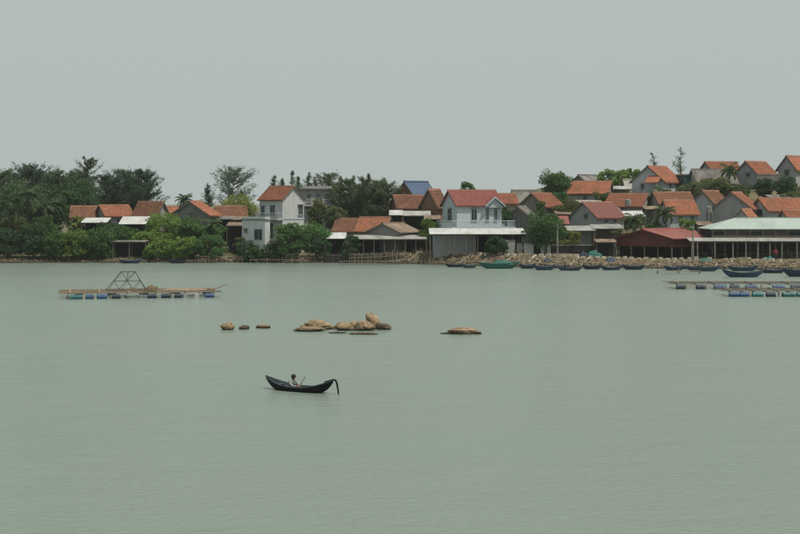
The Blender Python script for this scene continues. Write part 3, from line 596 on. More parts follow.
# --- walls and small structures on the quay
for i, (a, b_, top, mt, lb) in enumerate([(505, 515, 240, 'grey', 'grey gate pier wall right of the shrub under the white awning'), (517, 522.5, 243, 'cream', 'narrow cream wall panel left of the two white panels'),
        (524, 533.5, 242.5, 'white', 'left one of two white wall panels under the big waterfront tree'), (541, 550.5, 242.5, 'white', 'right one of two white wall panels under the big waterfront tree')]):
    House('wall_panel', lb, a, a - 0.3, b_, 241.2 - 0.2 * i, 2, Ll=0.18, cat='wall', group='waterfront walls').flat(top, mt, 'concgrey', 0.04, False)
House('low_fence_wall', 'dark low wall behind the white panels and utility pole', 550.8, 550, 616, 243.0, 2, Ll=0.2, cat='wall', group='waterfront walls').flat(244.5, 'dim', 'concgrey', 0.02, False)
House('low_fence_wall', 'dark low wall between the two white wall panels', 533.8, 533, 540.7, 242.0, 2, Ll=0.2, cat='wall', group='waterfront walls').flat(245, 'dim', 'concgrey', 0.02, False)

def utility_pole(label, px, Y, top, arm=True):
    x = pw(px, Y); g = G(x, Y) - 0.3; r = thing('utility_pole', label, 'pole', (x, Y, g), 0, 'utility poles'); hh = pz(top, Y) - g
    MB().tube([(0, 0, 0), (0, 0, hh)], [0.14, 0.09], 8).build('shaft', 'concgrey', r)
    if arm:
        MB().box(-0.55, 0.55, -0.2, -0.12, hh - 0.5, hh - 0.4).build('cross_arm', 'steel', r)
        for x in (-0.45, 0.45): MB().tube([(x, -0.16, hh - 0.4), (x, -0.16, hh - 0.22)], 0.05, 6).build('insulator', 'concgrey', r)
    return r
utility_pole('concrete utility pole standing in front of the big waterfront tree', 557.5, 235.5, 224)
utility_pole('thin pole between the red shed and the pavilion', 693, 234.0, 230, False)

# ------------------------------------------------------------------ revetment
def stones(name, label, cat, spots, mat, seed):
    rr = random.Random(seed); me = bpy.data.meshes.new(name); bm = bmesh.new()
    ico = bmesh.new(); bmesh.ops.create_icosphere(ico, subdivisions=1, radius=1); iv = [v.co.copy() for v in ico.verts]; fi = [[v.index for v in f.verts] for f in ico.faces]; ico.free()
    V = []; Fc = []
    for (x, y, z, s) in spots:
        sx, sy, sz = s * rr.uniform(.7, 1.3), s * rr.uniform(.7, 1.3), s * rr.uniform(.45, .9); a = rr.uniform(0, 6.28); ca, sa = math.cos(a), math.sin(a)
        o = len(V)
        for v in iv:
            k = rr.uniform(.82, 1.15); p = (v.x * sx * k, v.y * sy * k, v.z * sz * k)
            V.append((x + p[0] * ca - p[1] * sa, y + p[0] * sa + p[1] * ca, z + p[2]))
        Fc += [[o + i for i in f] for f in fi]
    me.from_pydata(V, [], Fc)
    ob = mkobj(name, me, mat); tag(ob, label, cat); ob['kind'] = 'stuff'; return ob
m, t, b = base_mat('rubble_stone', 0.92, 0.2)
f1, _ = tex_noise(t, 1.7, 2, offset_random=False); f2, _ = tex_noise(t, 7, 4, offset_random=False); 
c = mixc(t, ramp(t, f1, 0.4, 0.62), (0.24, 0.185, 0.122), (0.06, 0.05, 0.038)); c = mixc(t, ramp(t, f2, 0.45, 0.8), c, (0.08, 0.07, 0.055))
ge = node(t, 'ShaderNodeNewGeometry'); sx_ = node(t, 'ShaderNodeSeparateXYZ'); t.links.new(ge.outputs['Position'], sx_.inputs[0])
c = mixc(t, ramp(t, sx_.outputs[2], 0.55, 0.12), c, (0.05, 0.048, 0.036))          # wet, weedy tide line
t.links.new(c, b.inputs['Base Color']); bump(t, b, f2, 0.6, 0.04); M['rubble'] = m
m, t, b = base_mat('boulder_granite', 0.9, 0.2)
f1, _ = tex_noise(t, 1.3, 6, rough=0.7); f2, _ = tex_noise(t, 4, 6, rough=0.7)
c = mixc(t, ramp(t, f1, 0.38, 0.66), (0.38, 0.285, 0.175), (0.20, 0.145, 0.09)); c = mixc(t, ramp(t, f2, 0.47, 0.66), c, (0.085, 0.065, 0.045))
ge = node(t, 'ShaderNodeNewGeometry'); sx_ = node(t, 'ShaderNodeSeparateXYZ'); t.links.new(ge.outputs['Position'], sx_.inputs[0])
c = mixc(t, ramp(t, sx_.outputs[2], 0.32, 0.06), c, (0.045, 0.04, 0.03))          # wet, weedy tide line
t.links.new(c, b.inputs['Base Color']); bump(t, b, f2, 0.7, 0.06); M['granite'] = m
def shoreY(x): return float(np.interp(x, SX, SY)) + 0.7 * math.sin(x * 0.33) * math.sin(x * 0.11 + 1)
rr = random.Random(11); sp = []
for i in range(5200):
    x = rr.uniform(-0.5, 82); d = rr.uniform(-0.8, 5.6); y = shoreY(x) + d; sp.append((x, y, max(-0.1, G(x, y)) + 0.03, rr.choice((0.12, 0.16, 0.2, 0.26, 0.36, 0.5))))
stones('rubble_slope', 'tan rubble stones covering the quay slope along the right shore', 'stones', sp, 'rubble', 3)
sp = []
for i in range(1500):
    x = rr.uniform(-72, 0.5); d = abs(rr.gauss(0, 1.2)) - 0.3; y = shoreY(x) + d; sp.append((x, y, max(-0.05, G(x, y)) + 0.04, rr.choice((0.1, 0.16, 0.22, 0.3))))
stones('shore_stones', 'loose pale stones along the water edge of the left bank', 'stones', sp, 'rubble', 4)
# concrete ribs and coping of the quay slope
emb = thing('quay_revetment', 'concrete ribs and coping blocks of the sloping quay, right half of the shore', 'quay', (0, 0, 0))
for i in range(54):
    x = -1 + i * 1.55; ys = shoreY(x); x2 = x + 1.5 + rr.uniform(-.2, .2)
    if rr.random() < 0.3: continue
    pa = Vector((x - 0.9, shoreY(x - 0.9) + 0.9, 0)); pb = Vector((x + 0.9, shoreY(x + 0.9) + 6.0, 0)); n = 4; pts = []
    for k in range(n + 1):
        q = pa.lerp(pb, k / n); q.z = max(0.05, G(q.x, q.y)) + 0.14; pts.append(q)
    MB().tube(pts, rr.uniform(.08, .15), 4).build('rib', 'rubble' if rr.random() < .4 else 'concrete', emb)
for i in range(88):
    x = -4 + i * 1.0
    if rr.random() < 0.1: continue
    y = shoreY(x) + 6.3; z = G(x, y) + 0.14; an = math.atan2(shoreY(x + 1) - shoreY(x - 1), 2)
    mt = Matrix.Translation((x, y, z - 0.25)) @ Matrix.Rotation(an, 4, 'Z') @ Matrix.Rotation(rr.uniform(-.06, .06), 4, 'Y')
    MB().box(-0.42 + rr.uniform(0, .2), 0.34 - rr.uniform(0, .12), -0.35, 0.35, 0, 0.52 + rr.uniform(-.15, .12), mt).build('coping_block', 'coping', emb)

# ------------------------------------------------------------------ vegetation
NR = np.random.default_rng(7)
def leaf_quads(c, d, l, w):
    """quads centred at c, long axis d (unit), length l, width w"""
    r = NR.normal(size=c.shape); s = np.cross(d, r); s /= np.linalg.norm(s, axis=1, keepdims=True) + 1e-9
    a = d * (l[:, None] / 2); b_ = s * (w[:, None] / 2)
    v = np.stack([c - a, c + b_ * 1.0, c + a, c - b_ * 1.0], 1).reshape(-1, 3)
    return v
def leaf_obj(name, v, mat, parent):
    n = len(v) // 4; return mkobj(name, np_mesh(name, v, np.arange(n * 4).reshape(n, 4)), mat, parent)
def limbs(m, base, top, spread, n, rad, seed):
    rr = random.Random(seed); ends = []
    for i in range(n):
        f = rr.uniform(0.3, 0.95); p = base.lerp(top, f); a = rr.uniform(0, 6.283)
        e = p + Vector((math.cos(a) * spread[0] * rr.uniform(.4, .9), math.sin(a) * spread[1] * rr.uniform(.4, .9), spread[2] * rr.uniform(.15, .6)))
        q = p.lerp(e, 0.5) + Vector((rr.uniform(-.2, .2), rr.uniform(-.2, .2), rr.uniform(0, .3)))
        m.tube([p, q, e], [rad * (1 - f * 0.6), rad * 0.5, rad * 0.2], 5, False); ends.append((p, q, e))
    return ends
SEED = [100]
def crown_tree(name, label, cat, x0, x1, yt, yb, Y, mat, group=None, dens=1.0, leaf=0.3, lump=0.0, ragged=0.25, trunk=True, depth=0.9):
    """broadleaf tree or shrub; crown bounding box in photo rows and columns at distance Y"""
    SEED[0] += 1; rr = random.Random(SEED[0])
    cx = pw((x0 + x1) / 2, Y); a = (pw(x1, Y) - pw(x0, Y)) / 2; zt, zb_ = pz(yt, Y), pz(yb, Y); g = G(cx, Y)
    zb_ = max(zb_, g + 0.05) if trunk else g + 0.02
    if not trunk: a *= 1.12
    cz = (zt + zb_) / 2; c_ = (zt - zb_) / 2; bdep = a * depth
    r = thing(name, label, cat, (cx, Y, g - 0.1), 0, group); cz -= g - 0.1
    m = MB(); top = Vector((rr.uniform(-.2, .2), 0, cz + c_ * 0.45)); rad = 0.05 + 0.035 * a
    m.tube([(0, 0, 0), (rr.uniform(-.15, .15), 0, top.z * 0.5), top], [rad * 1.3, rad, rad * 0.4], 7)
    limbs(m, Vector((0, 0, max(0.3, (cz - c_) * 0.7))), top, (a * 0.8, bdep * 0.8, c_ * 0.7), 9, rad * 0.6, SEED[0])
    m.build('trunk' if trunk else 'stem', 'bark', r)
    area = 4 * math.pi * ((a * bdep) ** 1.6 / 3 + (a * c_) ** 1.6 / 3 + (bdep * c_) ** 1.6 / 3) ** (1 / 1.6)
    ncl = max(10, int(area * 0.85)); n = int(min(14000, area * (78 if trunk else 105) * dens))
    u = NR.normal(size=(ncl, 3)); u /= np.linalg.norm(u, axis=1, keepdims=True)
    rad_ = NR.uniform(0.35, 1.0, ncl) ** 0.6 * (1 + NR.uniform(-ragged, ragged * 0.5, ncl))
    cc = u * rad_[:, None] * np.array([a, bdep, c_]) * 0.86
    if not trunk: cc = np.sign(cc) * np.abs(cc / np.array([a, bdep, c_])) ** 0.8 * np.array([a, bdep, c_])
    keep = cc[:, 2] > -c_ * 0.95; cc = cc[keep]; ncl = len(cc)
    cr = np.clip(NR.uniform(0.16, 0.30, ncl) * min(a, c_) * 1.25, 0.28, 1.0)
    k = NR.integers(0, ncl, n); w = NR.normal(size=(n, 3)); w /= np.linalg.norm(w, axis=1, keepdims=True)
    p = cc[k] + w * (cr[k] * NR.uniform(0.3, 1.0, n) ** 0.5)[:, None] * np.array([1.1, 1.1, 0.75])
    d = w * 0.7 + NR.normal(size=(n, 3)) * 0.6 + np.array([0, 0, -0.15]); d /= np.linalg.norm(d, axis=1, keepdims=True)
    p[:, 2] = np.maximum(p[:, 2] + cz, 0.12)
    l = NR.uniform(0.7, 1.3, n) * leaf
    leaf_obj('crown' if trunk else 'foliage', leaf_quads(p, d, l, l * NR.uniform(0.5, 0.75, n)), mat, r)
    return r
def casuarina(label, x0, x1, yt, yb, Y, mat='lf_cas', group='casuarina trees', dens=1.0, sparse=False, lean=0.0):
    SEED[0] += 1; rr = random.Random(SEED[0])
    cx = pw((x0 + x1) / 2, Y); a = (pw(x1, Y) - pw(x0, Y)) / 2; zt, zb_ = pz(yt, Y), pz(yb, Y); g = G(cx, Y)
    r = thing('casuarina_tree', label, 'tree', (cx, Y, g - 0.1), 0, group)
    hgt = zt - g + 0.1; lo = max(0.8, zb_ - g)
    m = MB(); tp = [Vector((0, 0, 0))]; k = 6
    for i in range(1, k + 1):
        f = i / k; tp.append(Vector((lean * a * f * f + rr.uniform(-.2, .2), rr.uniform(-.2, .2), hgt * 0.97 * f)))
    m.tube(tp, [max(0.02, (0.12 + 0.012 * hgt) * (1 - 0.93 * i / k)) for i in range(k + 1)], 7)
    P = []; D = []
    nb = int((26 if sparse else 72) + 8 * a)
    def at(z):
        f = max(0, min(0.999, z / (hgt * 0.97))) * k; i = int(f); return tp[i].lerp(tp[i + 1], f - i)
    for i in range(nb):
        f = rr.random() ** 0.85; z = lo + (hgt * 0.95 - lo) * f; p = at(z); an = rr.uniform(0, 6.283)
        # silhouette: widest at about 40 percent of the crown, uneven
        wd = (a * (0.38 + 0.95 * math.sin(math.pi * (0.24 + f * 0.70))) if a > 1.8 or sparse else a * (1.3 - 1.2 * f)) * rr.uniform(0.25, 1.25)
        e = p + Vector((math.cos(an) * wd, math.sin(an) * wd * 0.8, wd * rr.uniform(0.25, 0.85)))
        if e.z > hgt: e = p + (e - p) * max(0.15, (hgt - p.z) / (e.z - p.z))
        q = p.lerp(e, 0.5) - Vector((0, 0, wd * 0.06))
        m.tube([p, q, e], [0.05, 0.03, 0.012], 4, False)
        ns = int((14 if sparse else 46 if a > 1.8 else 26) * dens * (0.6 + wd / 3)); 
        for _ in range(ns):
            s = rr.uniform(0.28, 1.05); b_ = p.lerp(q, s * 2) if s < 0.5 else q.lerp(e, min(1.1, (s - 0.5) * 2))
            spread = 0.14 + 0.10 * wd
            P.append((b_.x + rr.gauss(0, spread * .5), b_.y + rr.gauss(0, spread * .5), b_.z + rr.gauss(0, spread * .45)))
            D.append(((e.x - p.x) * .35 + rr.gauss(0, .45), (e.y - p.y) * .35 + rr.gauss(0, .45), rr.gauss(0.35, .65)))
    m.build('trunk', 'bark', r)
    P = np.array(P); D = np.array(D); D /= np.linalg.norm(D, axis=1, keepdims=True) + 1e-9; n = len(P)
    leaf_obj('crown', leaf_quads(P, D, NR.uniform(0.4, 0.9, n), NR.uniform(0.045, 0.08, n) if sparse or a <= 1.8 else NR.uniform(0.07, 0.13, n)), mat, r)
    return r
def palm(label, px, py, rpx, Y, mat='lf_palm', lean=0.3, nf=20, group='coconut palms'):
    SEED[0] += 1; rr = random.Random(SEED[0])
    x = pw(px, Y); z = pz(py, Y); L = rpx * Y / F * 1.25; bx = x - lean; g = G(bx, Y)
    r = thing('coconut_palm', label, 'palm', (bx, Y, g - 0.1), 0, group); hh = z - g + 0.1
    m = MB(); m.tube([(lean * (f ** 1.7), 0.1 * math.sin(f * 3), hh * f) for f in (0, .2, .4, .6, .8, 1)], [0.2, 0.15, 0.13, 0.12, 0.115, 0.12], 8)
    m.build('trunk', 'bark', r); top = Vector((lean, 0.0, hh)); V = []
    ra = MB()
    for i in range(nf):
        an = i * 2.39996 + rr.uniform(-.2, .2); el = R(78 - 105 * (i / nf) + rr.uniform(-8, 8)); l = L * rr.uniform(.85, 1.1)
        p = top.copy(); pts = [p.copy()]; e = el
        for k in range(9):
            p = p + Vector((math.cos(an) * math.cos(e), math.sin(an) * math.cos(e), math.sin(e))) * (l / 9); pts.append(p.copy()); e -= R(9 + 5 * (k / 9))
        ra.tube(pts, [0.035] * 5 + [0.02] * 5, 4, False)
        side = Vector((-math.sin(an), math.cos(an), 0)); C_ = []; D_ = []; Ls = []
        for k in range(30):
            f = 0.12 + 0.88 * k / 29; j = min(8, int(f * 9)); b_ = pts[j].lerp(pts[j + 1], f * 9 - j); tan = (pts[j + 1] - pts[j]).normalized()
            ll = l * 0.27 * math.sin(math.pi * min(1, 0.18 + f * 0.75))
            for sg in (-1, 1):
                d = (side * sg * 0.85 + tan * 0.45 + Vector((0, 0, -0.45 - rr.random() * 0.35))).normalized(); C_.append(b_ + d * ll / 2); D_.append(d); Ls.append(ll)
        V.append(leaf_quads(np.array(C_), np.array(D_), np.array(Ls), np.full(len(Ls), 0.10)))
    ra.build('frond_stem', 'lf_olive', r)
    leaf_obj('crown', np.concatenate(V), mat, r); return r

BL, SHR = 'broadleaf_tree', 'leafy_shrub'
# left wood
for a in [(-14, 14, 170, 226, 272, 'lf_cas', 'dusky casuarina at the left edge behind the palms'), (16, 50, 164.5, 226, 276, 'lf_casb', 'tall dark casuarina directly behind the left palm pair'),
          (46, 70, 169, 222, 280, 'lf_cas', 'slim casuarina between the left palms and the wispy tall one'), (98, 122, 176, 222, 287, 'lf_casb', 'dark casuarina just right of the wispy tall one'),
          (112, 140, 170, 216, 290, 'lf_casb', 'dense blue-green casuarina above the rust-roofed house, left one of two'), (132, 157, 170, 216, 292, 'lf_casb', 'dense blue-green casuarina above the rust-roofed house, right one of two'),
          (2, 30, 174, 226, 280, 'lf_casb', 'blue-green casuarina between the left edge and the tall dark one'), (34, 60, 173, 226, 284, 'lf_cas', 'grey-green casuarina right behind the tall dark one'), (62, 88, 171, 220, 290, 'lf_cas', 'grey-green casuarina left of the wispy tall one'),
          (60, 82, 178, 220, 284, 'lf_casb', 'short dark casuarina behind the leftmost house')]:
    casuarina(a[6], a[0] - 4, a[1] + 4, *a[2:6], dens=1.2)
casuarina('wispy tall casuarina with an open top, highest of the left wood', 74, 101, 157, 215, 284, 'lf_cas', dens=0.75)
casuarina('sparse crooked casuarina with a thin top left of the white house', 213, 250, 167, 212, 286, 'lf_casb', dens=0.5, lean=0.2)
casuarina('small sparse casuarina left of the crooked one', 199, 217, 181, 212, 288, 'lf_casb', dens=0.7)
for a in [(-12, 30, 178, 236, 266, 'lf_dark', 'dark leafy tree at the left edge under the palms'), (28, 68, 181, 238, 268, 'lf_dark', 'dark leafy tree right of the left palm pair'), (54, 104, 178, 232, 278, 'lf_dark', 'dark tree mass behind the leftmost house'),
          (98, 152, 179, 222, 296, 'lf_dark', 'dark tree mass behind the orange roofs at left')]:
    crown_tree(BL, a[6], 'tree', *a[:5], a[5], 'left wood trees')
palm('tall coconut palm with a wide crown at the left', 29, 194, 21, 256, lean=0.6, nf=24)
palm('coconut palm at the left edge with drooping crown', 8, 205, 19, 255, lean=-0.4, nf=22)
palm('thin coconut palm between the left palm and the leftmost house', 47, 206, 15, 264, lean=0.5, nf=18)
palm('short coconut palm on the skyline above the broad grey gable', 184.5, 200, 10, 276, lean=0.2, nf=18)
palm('small palm beside the long brown-roofed house', 213, 224, 11, 258, lean=0.2, nf=16)
SH1 = [(-8, 22, 226, 261, 250.9, 'lf_dark', 'dark shrub at the left edge of the bank'), (18, 48, 222, 261, 250.9, 'lf_dark', 'dark shrub below the tall left palm'), (40, 68, 228, 261, 250.6, 'lf_mid', 'green shrub left of the brightest bank shrubs'),
       (60, 92, 229, 261, 250.8, 'lf_bright', 'bright shrub below the slanted white awning'), (84, 114, 226, 261, 251, 'lf_mid', 'leafy shrub left of the dark boat shed'), (70, 87, 212, 228, 261, 'lf_yellow', 'yellow-green shrub left of the slanted white awning'),
       (104, 136, 225, 245, 256.5, 'lf_mid', 'shrub just above the dark boat shed'), (132, 162, 230, 247, 256, 'lf_bright', 'bright shrub right above the dark boat shed'), (147, 184, 212, 235, 260, 'lf_bright', 'yellowish shrub right of the bright white sheet roof'),
       (175, 205, 215.5, 238, 257.5, 'lf_mid', 'round dark green shrub before the broad grey gable'), (143, 172, 239, 259, 251.2, 'lf_bright', 'bright shrub hanging over the water right of the boat shed'), (166, 198, 236, 259, 251.2, 'lf_bright', 'wide bright shrub below the round dark one'),
       (192, 226, 234, 258, 251.4, 'lf_mid', 'broad green shrub at the right end of the bank shrubs'), (200, 224, 221, 238, 258, 'lf_mid', 'small shrub between the round shrub and the brown awning'), (222, 256, 194, 217, 278, 'lf_yellow', 'yellow-green treetop left of the white two-storey house'),
       (238, 258, 240, 259, 250.9, 'lf_dark', 'dark shrub growing over the left part of the retaining wall'), (262, 283, 240, 259, 250.6, 'lf_dark', 'dark shrub growing over the right part of the retaining wall'),
       (28, 58, 212, 236, 260, 'lf_mid', 'mid green shrub under the thin left palm'), (-8, 24, 214, 238, 260, 'lf_olive', 'olive shrub under the left edge palm'), (96, 122, 222, 240, 258, 'lf_dark', 'dark shrub below the grey house with orange roof'),
       (594, 612, 189, 202, 279, 'lf_olive', 'olive shrub right of the long orange-roofed house'), (650, 672, 186, 198, 281, 'lf_mid', 'green shrub below the tall hilltop house'), (778, 806, 190, 204, 268, 'lf_olive', 'olive shrub above the long pale blue house'), (550, 570, 190, 204, 279, 'lf_mid', 'green shrub left of the long orange-roofed house'),
       (532, 548, 201, 212, 262, 'lf_mid', 'small green shrub below the dark gabled house'), (232, 246, 235, 254, 252.5, 'lf_olive', 'olive shrub left of the annex retaining wall'), (244, 264, 246, 259, 250.5, 'lf_mid', 'low green shrub at the foot of the retaining wall'),
       (274, 303, 222, 254, 251, 'lf_mid', 'large shrub below the bright gable, left one'), (298, 333, 223, 252, 252, 'lf_mid', 'large shrub below the bright gable, right one'), (316, 331, 236, 255, 249.5, 'lf_dark', 'dark shrub left of the small white awning'),
       (341, 358.5, 230.5, 256, 248.8, 'lf_dark', 'dark upright shrub between two waterside awnings'), (284, 298, 221, 236, 253, 'lf_bright', 'lighter shrub against the bright gable wall'),
       (419, 442, 216, 234, 254, 'lf_bright', 'green shrub left of the balcony house'), (484, 508, 236, 256, 239.8, 'lf_dark', 'dark shrub in front of the wide white awning'), (499, 514, 202, 226, 258, 'lf_mid', 'shrub against the right side of the balcony house'),
       (560, 580, 229, 246, 244.6, 'lf_yellow', 'yellow-green shrub right of the big waterfront tree'), (552, 586, 199, 213, 268, 'lf_olive', 'olive shrubs left of the faded red roof'), (520, 531, 229, 250, 243, 'lf_mid', 'green shrub left of the big waterfront tree'),
       (599, 624, 169, 188, 306, 'lf_bright', 'bright rounded hilltop shrub, left one'), (616, 644, 168, 188, 308, 'lf_bright', 'bright rounded hilltop shrub, right one'),
       (679, 707, 181, 198, 281, 'lf_olive', 'olive hillside shrub below the dark teal shed'), (698, 733, 177, 198, 283, 'lf_olive', 'yellowish hillside shrub below the hilltop palm'), (728, 750, 184, 198, 280, 'lf_olive', 'low hillside shrub right of the hilltop palm'),
       (677, 697, 214, 233, 251, 'lf_bright', 'bright shrub above the light red shed roof'), (645, 662, 218, 234, 249, 'lf_mid', 'green shrub between the two palms behind the red shed'), (612, 628, 222, 238, 246, 'lf_olive', 'olive shrub left of the palms behind the red shed')]
for a in SH1: crown_tree(SHR, a[6], 'shrub', *a[:5], a[5], 'shrubs around the village', trunk=False, leaf=0.27)
for a in [(536.5, 575, 169, 197, 286, 'lf_mid', 'round dark tree on the skyline of the hill'), (523, 568, 210, 249, 240.3, 'lf_mid', 'big round dark tree on the waterfront behind the utility pole'),
          (751, 776, 178, 200, 273, 'lf_dark', 'dense dark hilltop tree, left one, above the big grey gable'), (769, 799, 175, 200, 275, 'lf_dark', 'dense dark hilltop tree, right one, near the right edge'), (458, 476, 180, 196, 276, 'lf_mid', 'small leafy treetop above the red balcony-house roof'),
          (306, 330, 197, 232, 265, 'lf_olive', 'olive tree growing in front of the flat-roofed grey building'), (324, 350, 200, 236, 264, 'lf_olive', 'olive tree right of the white two-storey house')]:
    crown_tree(BL, a[6], 'tree', *a[:5], a[5], 'village trees', leaf=0.28, ragged=0.35)
for a in [(266, 284, 172, 206, 292, 0.6, 'casuarina above the white house roof, left one of three'), (282, 301, 168, 206, 294, 0.6, 'casuarina above the white house roof, middle one of three'), (299, 318, 170, 206, 292, 0.6, 'casuarina above the white house roof, right one of three'),
          (314, 342, 173, 222, 282, 0.6, 'casuarina behind the flat-roofed grey building'), (334, 362, 179, 222, 274, 1.2, 'casuarina behind the worn orange roof, left one'), (352, 380, 178, 222, 272, 1.3, 'dense casuarina behind the worn orange roof, middle one'), (370, 397, 181, 222, 274, 1.3, 'dense casuarina behind the worn orange roof, right one')]:
    casuarina(a[6], *a[:5], 'lf_cas' if a[1] > 330 else 'lf_casb', dens=a[5])
for a in [(322, 336, 170, 215, 286, 'slender casuarina spire right of the flat-roofed grey building, left one'), (332, 348, 173, 215, 280, 'slender casuarina spire right of the flat-roofed grey building, right one'), (346, 360, 173, 215, 284, 'slender casuarina spire above the worn orange roof'), (362, 376, 171, 215, 280, 'slender casuarina spire above the low orange roofs'), (378, 392, 176, 215, 282, 'slender casuarina spire left of the blue roof'), (276, 290, 176, 206, 298, 'faint spire between the trees above the white house, left one'), (291, 306, 174, 206, 298, 'faint spire between the trees above the white house, right one'), (306, 324, 177, 208, 296, 'faint spire above the flat grey roof')]:
    casuarina(a[5], *a[:5], 'lf_olive' if a[0] > 325 else 'lf_cas', dens=0.8)
crown_tree(BL, 'dark understorey tree behind the low orange roofs', 'tree', 336, 396, 194, 224, 276, 'lf_olive', 'village trees', leaf=0.26)
casuarina('thin bare tree above the tall hilltop house', 649, 657, 152, 176, 306, 'lf_cas', dens=1.1, sparse=True)
casuarina('tall bare wispy tree right of the tall hilltop house', 674, 687, 146, 182, 308, 'lf_cas', dens=1.1, sparse=True)
palm('bushy coconut palm behind the red shed, left one', 635, 221, 13, 246, lean=0.3)
palm('bushy coconut palm behind the red shed, right one', 665, 213, 12, 249, lean=-0.3)
palm('coconut palm on the hilltop among orange roofs', 729.5, 170, 11, 287, lean=0.2)

# ------------------------------------------------------------------ boats
def boat(name, label, L, B, D, sb, ss, loc, rz, hull, inner, rim, group=None, thwarts=3, cat='boat', keel=0.9, draft=0.12):
    """sampan: +x is bow; sb / ss sheer rise at bow / stern"""
    r = thing(name, label, cat, loc, rz, group); n = 22; k = 8; rows = []
    def st(t):
        hb = max(0.02, B / 2 * (1 - abs(t) ** 2.6)); rise = sb if t > 0 else ss
        zg = D - draft + rise * abs(t) ** 2.2; zk = -draft + (rise + D) * 0.93 * abs(t) ** 4.0 * keel
        return hb, zg, min(zk, zg - 0.03)
    def shell(s, dz):
        m = []; 
        for i in range(n + 1):
            t = -1 + 2 * i / n; hb, zg, zk = st(t); hb = max(0.01, hb - s); row = []
            for j in range(k + 1):
                a = math.pi * j / k; y = -hb * math.cos(a) ; q = abs(math.cos(a)) ** 1.0
                zz = zk + dz + (zg - zk - dz) * (1 - math.sin(a) ** 0.75)
                y = -hb * math.copysign(abs(math.cos(a)) ** 0.6, math.cos(a))
                row.append((t * L / 2, y, zz))
            m.append(row)
        return m
    def skin_(m_, flip):
        vs = [p for row in m_ for p in row]; w = k + 1
        return vs, [(i * w + j, i * w + j + 1, (i + 1) * w + j + 1, (i + 1) * w + j) for i in range(n) for j in range(k)]
    v, f = skin_(shell(0, 0), False); MB().add(v, f).build('hull', hull, r, smooth=True)
    v, f = skin_(shell(0.035, 0.04), True); MB().add(v, f).build('hull_lining', inner, r, smooth=True)
    for sg in (-1, 1):
        MB().tube([(t * L / 2, sg * st(t)[0], st(t)[1]) for t in [-1 + 2 * i / n for i in range(n + 1)]], 0.035 if L < 6 else 0.06, 5).build('gunwale', rim, r)
    for i in range(thwarts):
        t = -0.6 + 1.2 * i / max(1, thwarts - 1); hb, zg, zk = st(t); z = zk + (zg - zk) * 0.72
        MB().box(t * L / 2 - 0.09, t * L / 2 + 0.09, -hb * 0.93, hb * 0.93, z, z + 0.03).build('thwart', inner, r)
    for t in (-0.96, 0.96):
        hb, zg, zk = st(t); MB().box(min(t, t * 0.985) * L / 2 - 0.02, max(t, t * 0.985) * L / 2 + 0.02, -0.03, 0.03, zk + 0.02, zg + 0.02).build('stem_post', rim, r)
    return r, st

# sampan with rower: left end farther away, right end nearer
Ya, Yb = wY(389.2), wY(394.0); A = Vector((pw(266, Ya + .4), Ya + .4)); B_ = Vector((pw(333, Yb), Yb))
mid = (A + B_) / 2; dv = A - B_; Ls = dv.length; rzs = math.atan2(dv.y, dv.x)
sam, st = boat('sampan', 'dark slender rowing boat with upswept ends carrying one person', Ls, 0.95, 0.33, 0.42, 0.46, (mid.x, mid.y, 0), rzs, 'darkwood', 'hullin', 'rim', thwarts=4)
zs = st(-1)[1]
MB().tube([(-Ls / 2 + 0.5, 0.02, zs - 0.12), (-Ls / 2 - 0.02, 0, zs + 0.02), (-Ls / 2 - 0.16, 0, zs + 0.0), (-Ls / 2 - 0.24, 0, zs - 0.14), (-Ls / 2 - 0.30, 0, zs - 0.42), (-Ls / 2 - 0.36, 0, -0.12)], [0.03, 0.045, 0.05, 0.05, 0.042, 0.035], 8).build('stern_pole', 'darkwood', sam)
MB().box(0.55, 1.35, -0.28, 0.28, 0.05, 0.17).build('bow_locker', 'hullin', sam)

def skin_mesh(name, J, E, mat, parent, root, sub=2):
    names = list(J); ix = {n: i for i, n in enumerate(names)}
    me = bpy.data.meshes.new(name + '_cage'); me.from_pydata([J[n][0] for n in names], [(ix[a], ix[b_]) for a, b_ in E], [])
    ob = bpy.data.objects.new(name + '_cage', me); COL.objects.link(ob)
    ob.modifiers.new('s', 'SKIN'); sl = me.skin_vertices[0].data
    for n in names: rr_ = J[n][1]; sl[ix[n]].radius = rr_ if isinstance(rr_, tuple) else (rr_, rr_); sl[ix[n]].use_root = (n == root)
    su = ob.modifiers.new('u', 'SUBSURF'); su.levels = sub; su.render_levels = sub
    bpy.context.view_layer.update(); dg = bpy.context.evaluated_depsgraph_get()
    nm = bpy.data.meshes.new_from_object(ob.evaluated_get(dg)); nm.materials.clear(); bpy.data.objects.remove(ob)
    return mkobj(name, nm, mat, parent, smooth=True)
def ball(m, c, s, n=12):
    vs = []; fs = []
    for i in range(n + 1):
        th = math.pi * i / n
        for j in range(n): ph = 2 * math.pi * j / n; vs.append((c[0] + s[0] * math.sin(th) * math.cos(ph), c[1] + s[1] * math.sin(th) * math.sin(ph), c[2] + s[2] * math.cos(th)))
    for i in range(n):
        for j in range(n): fs.append((i * n + j, i * n + (j + 1) % n, (i + 1) * n + (j + 1) % n, (i + 1) * n + j))
    return m.add(vs, fs)
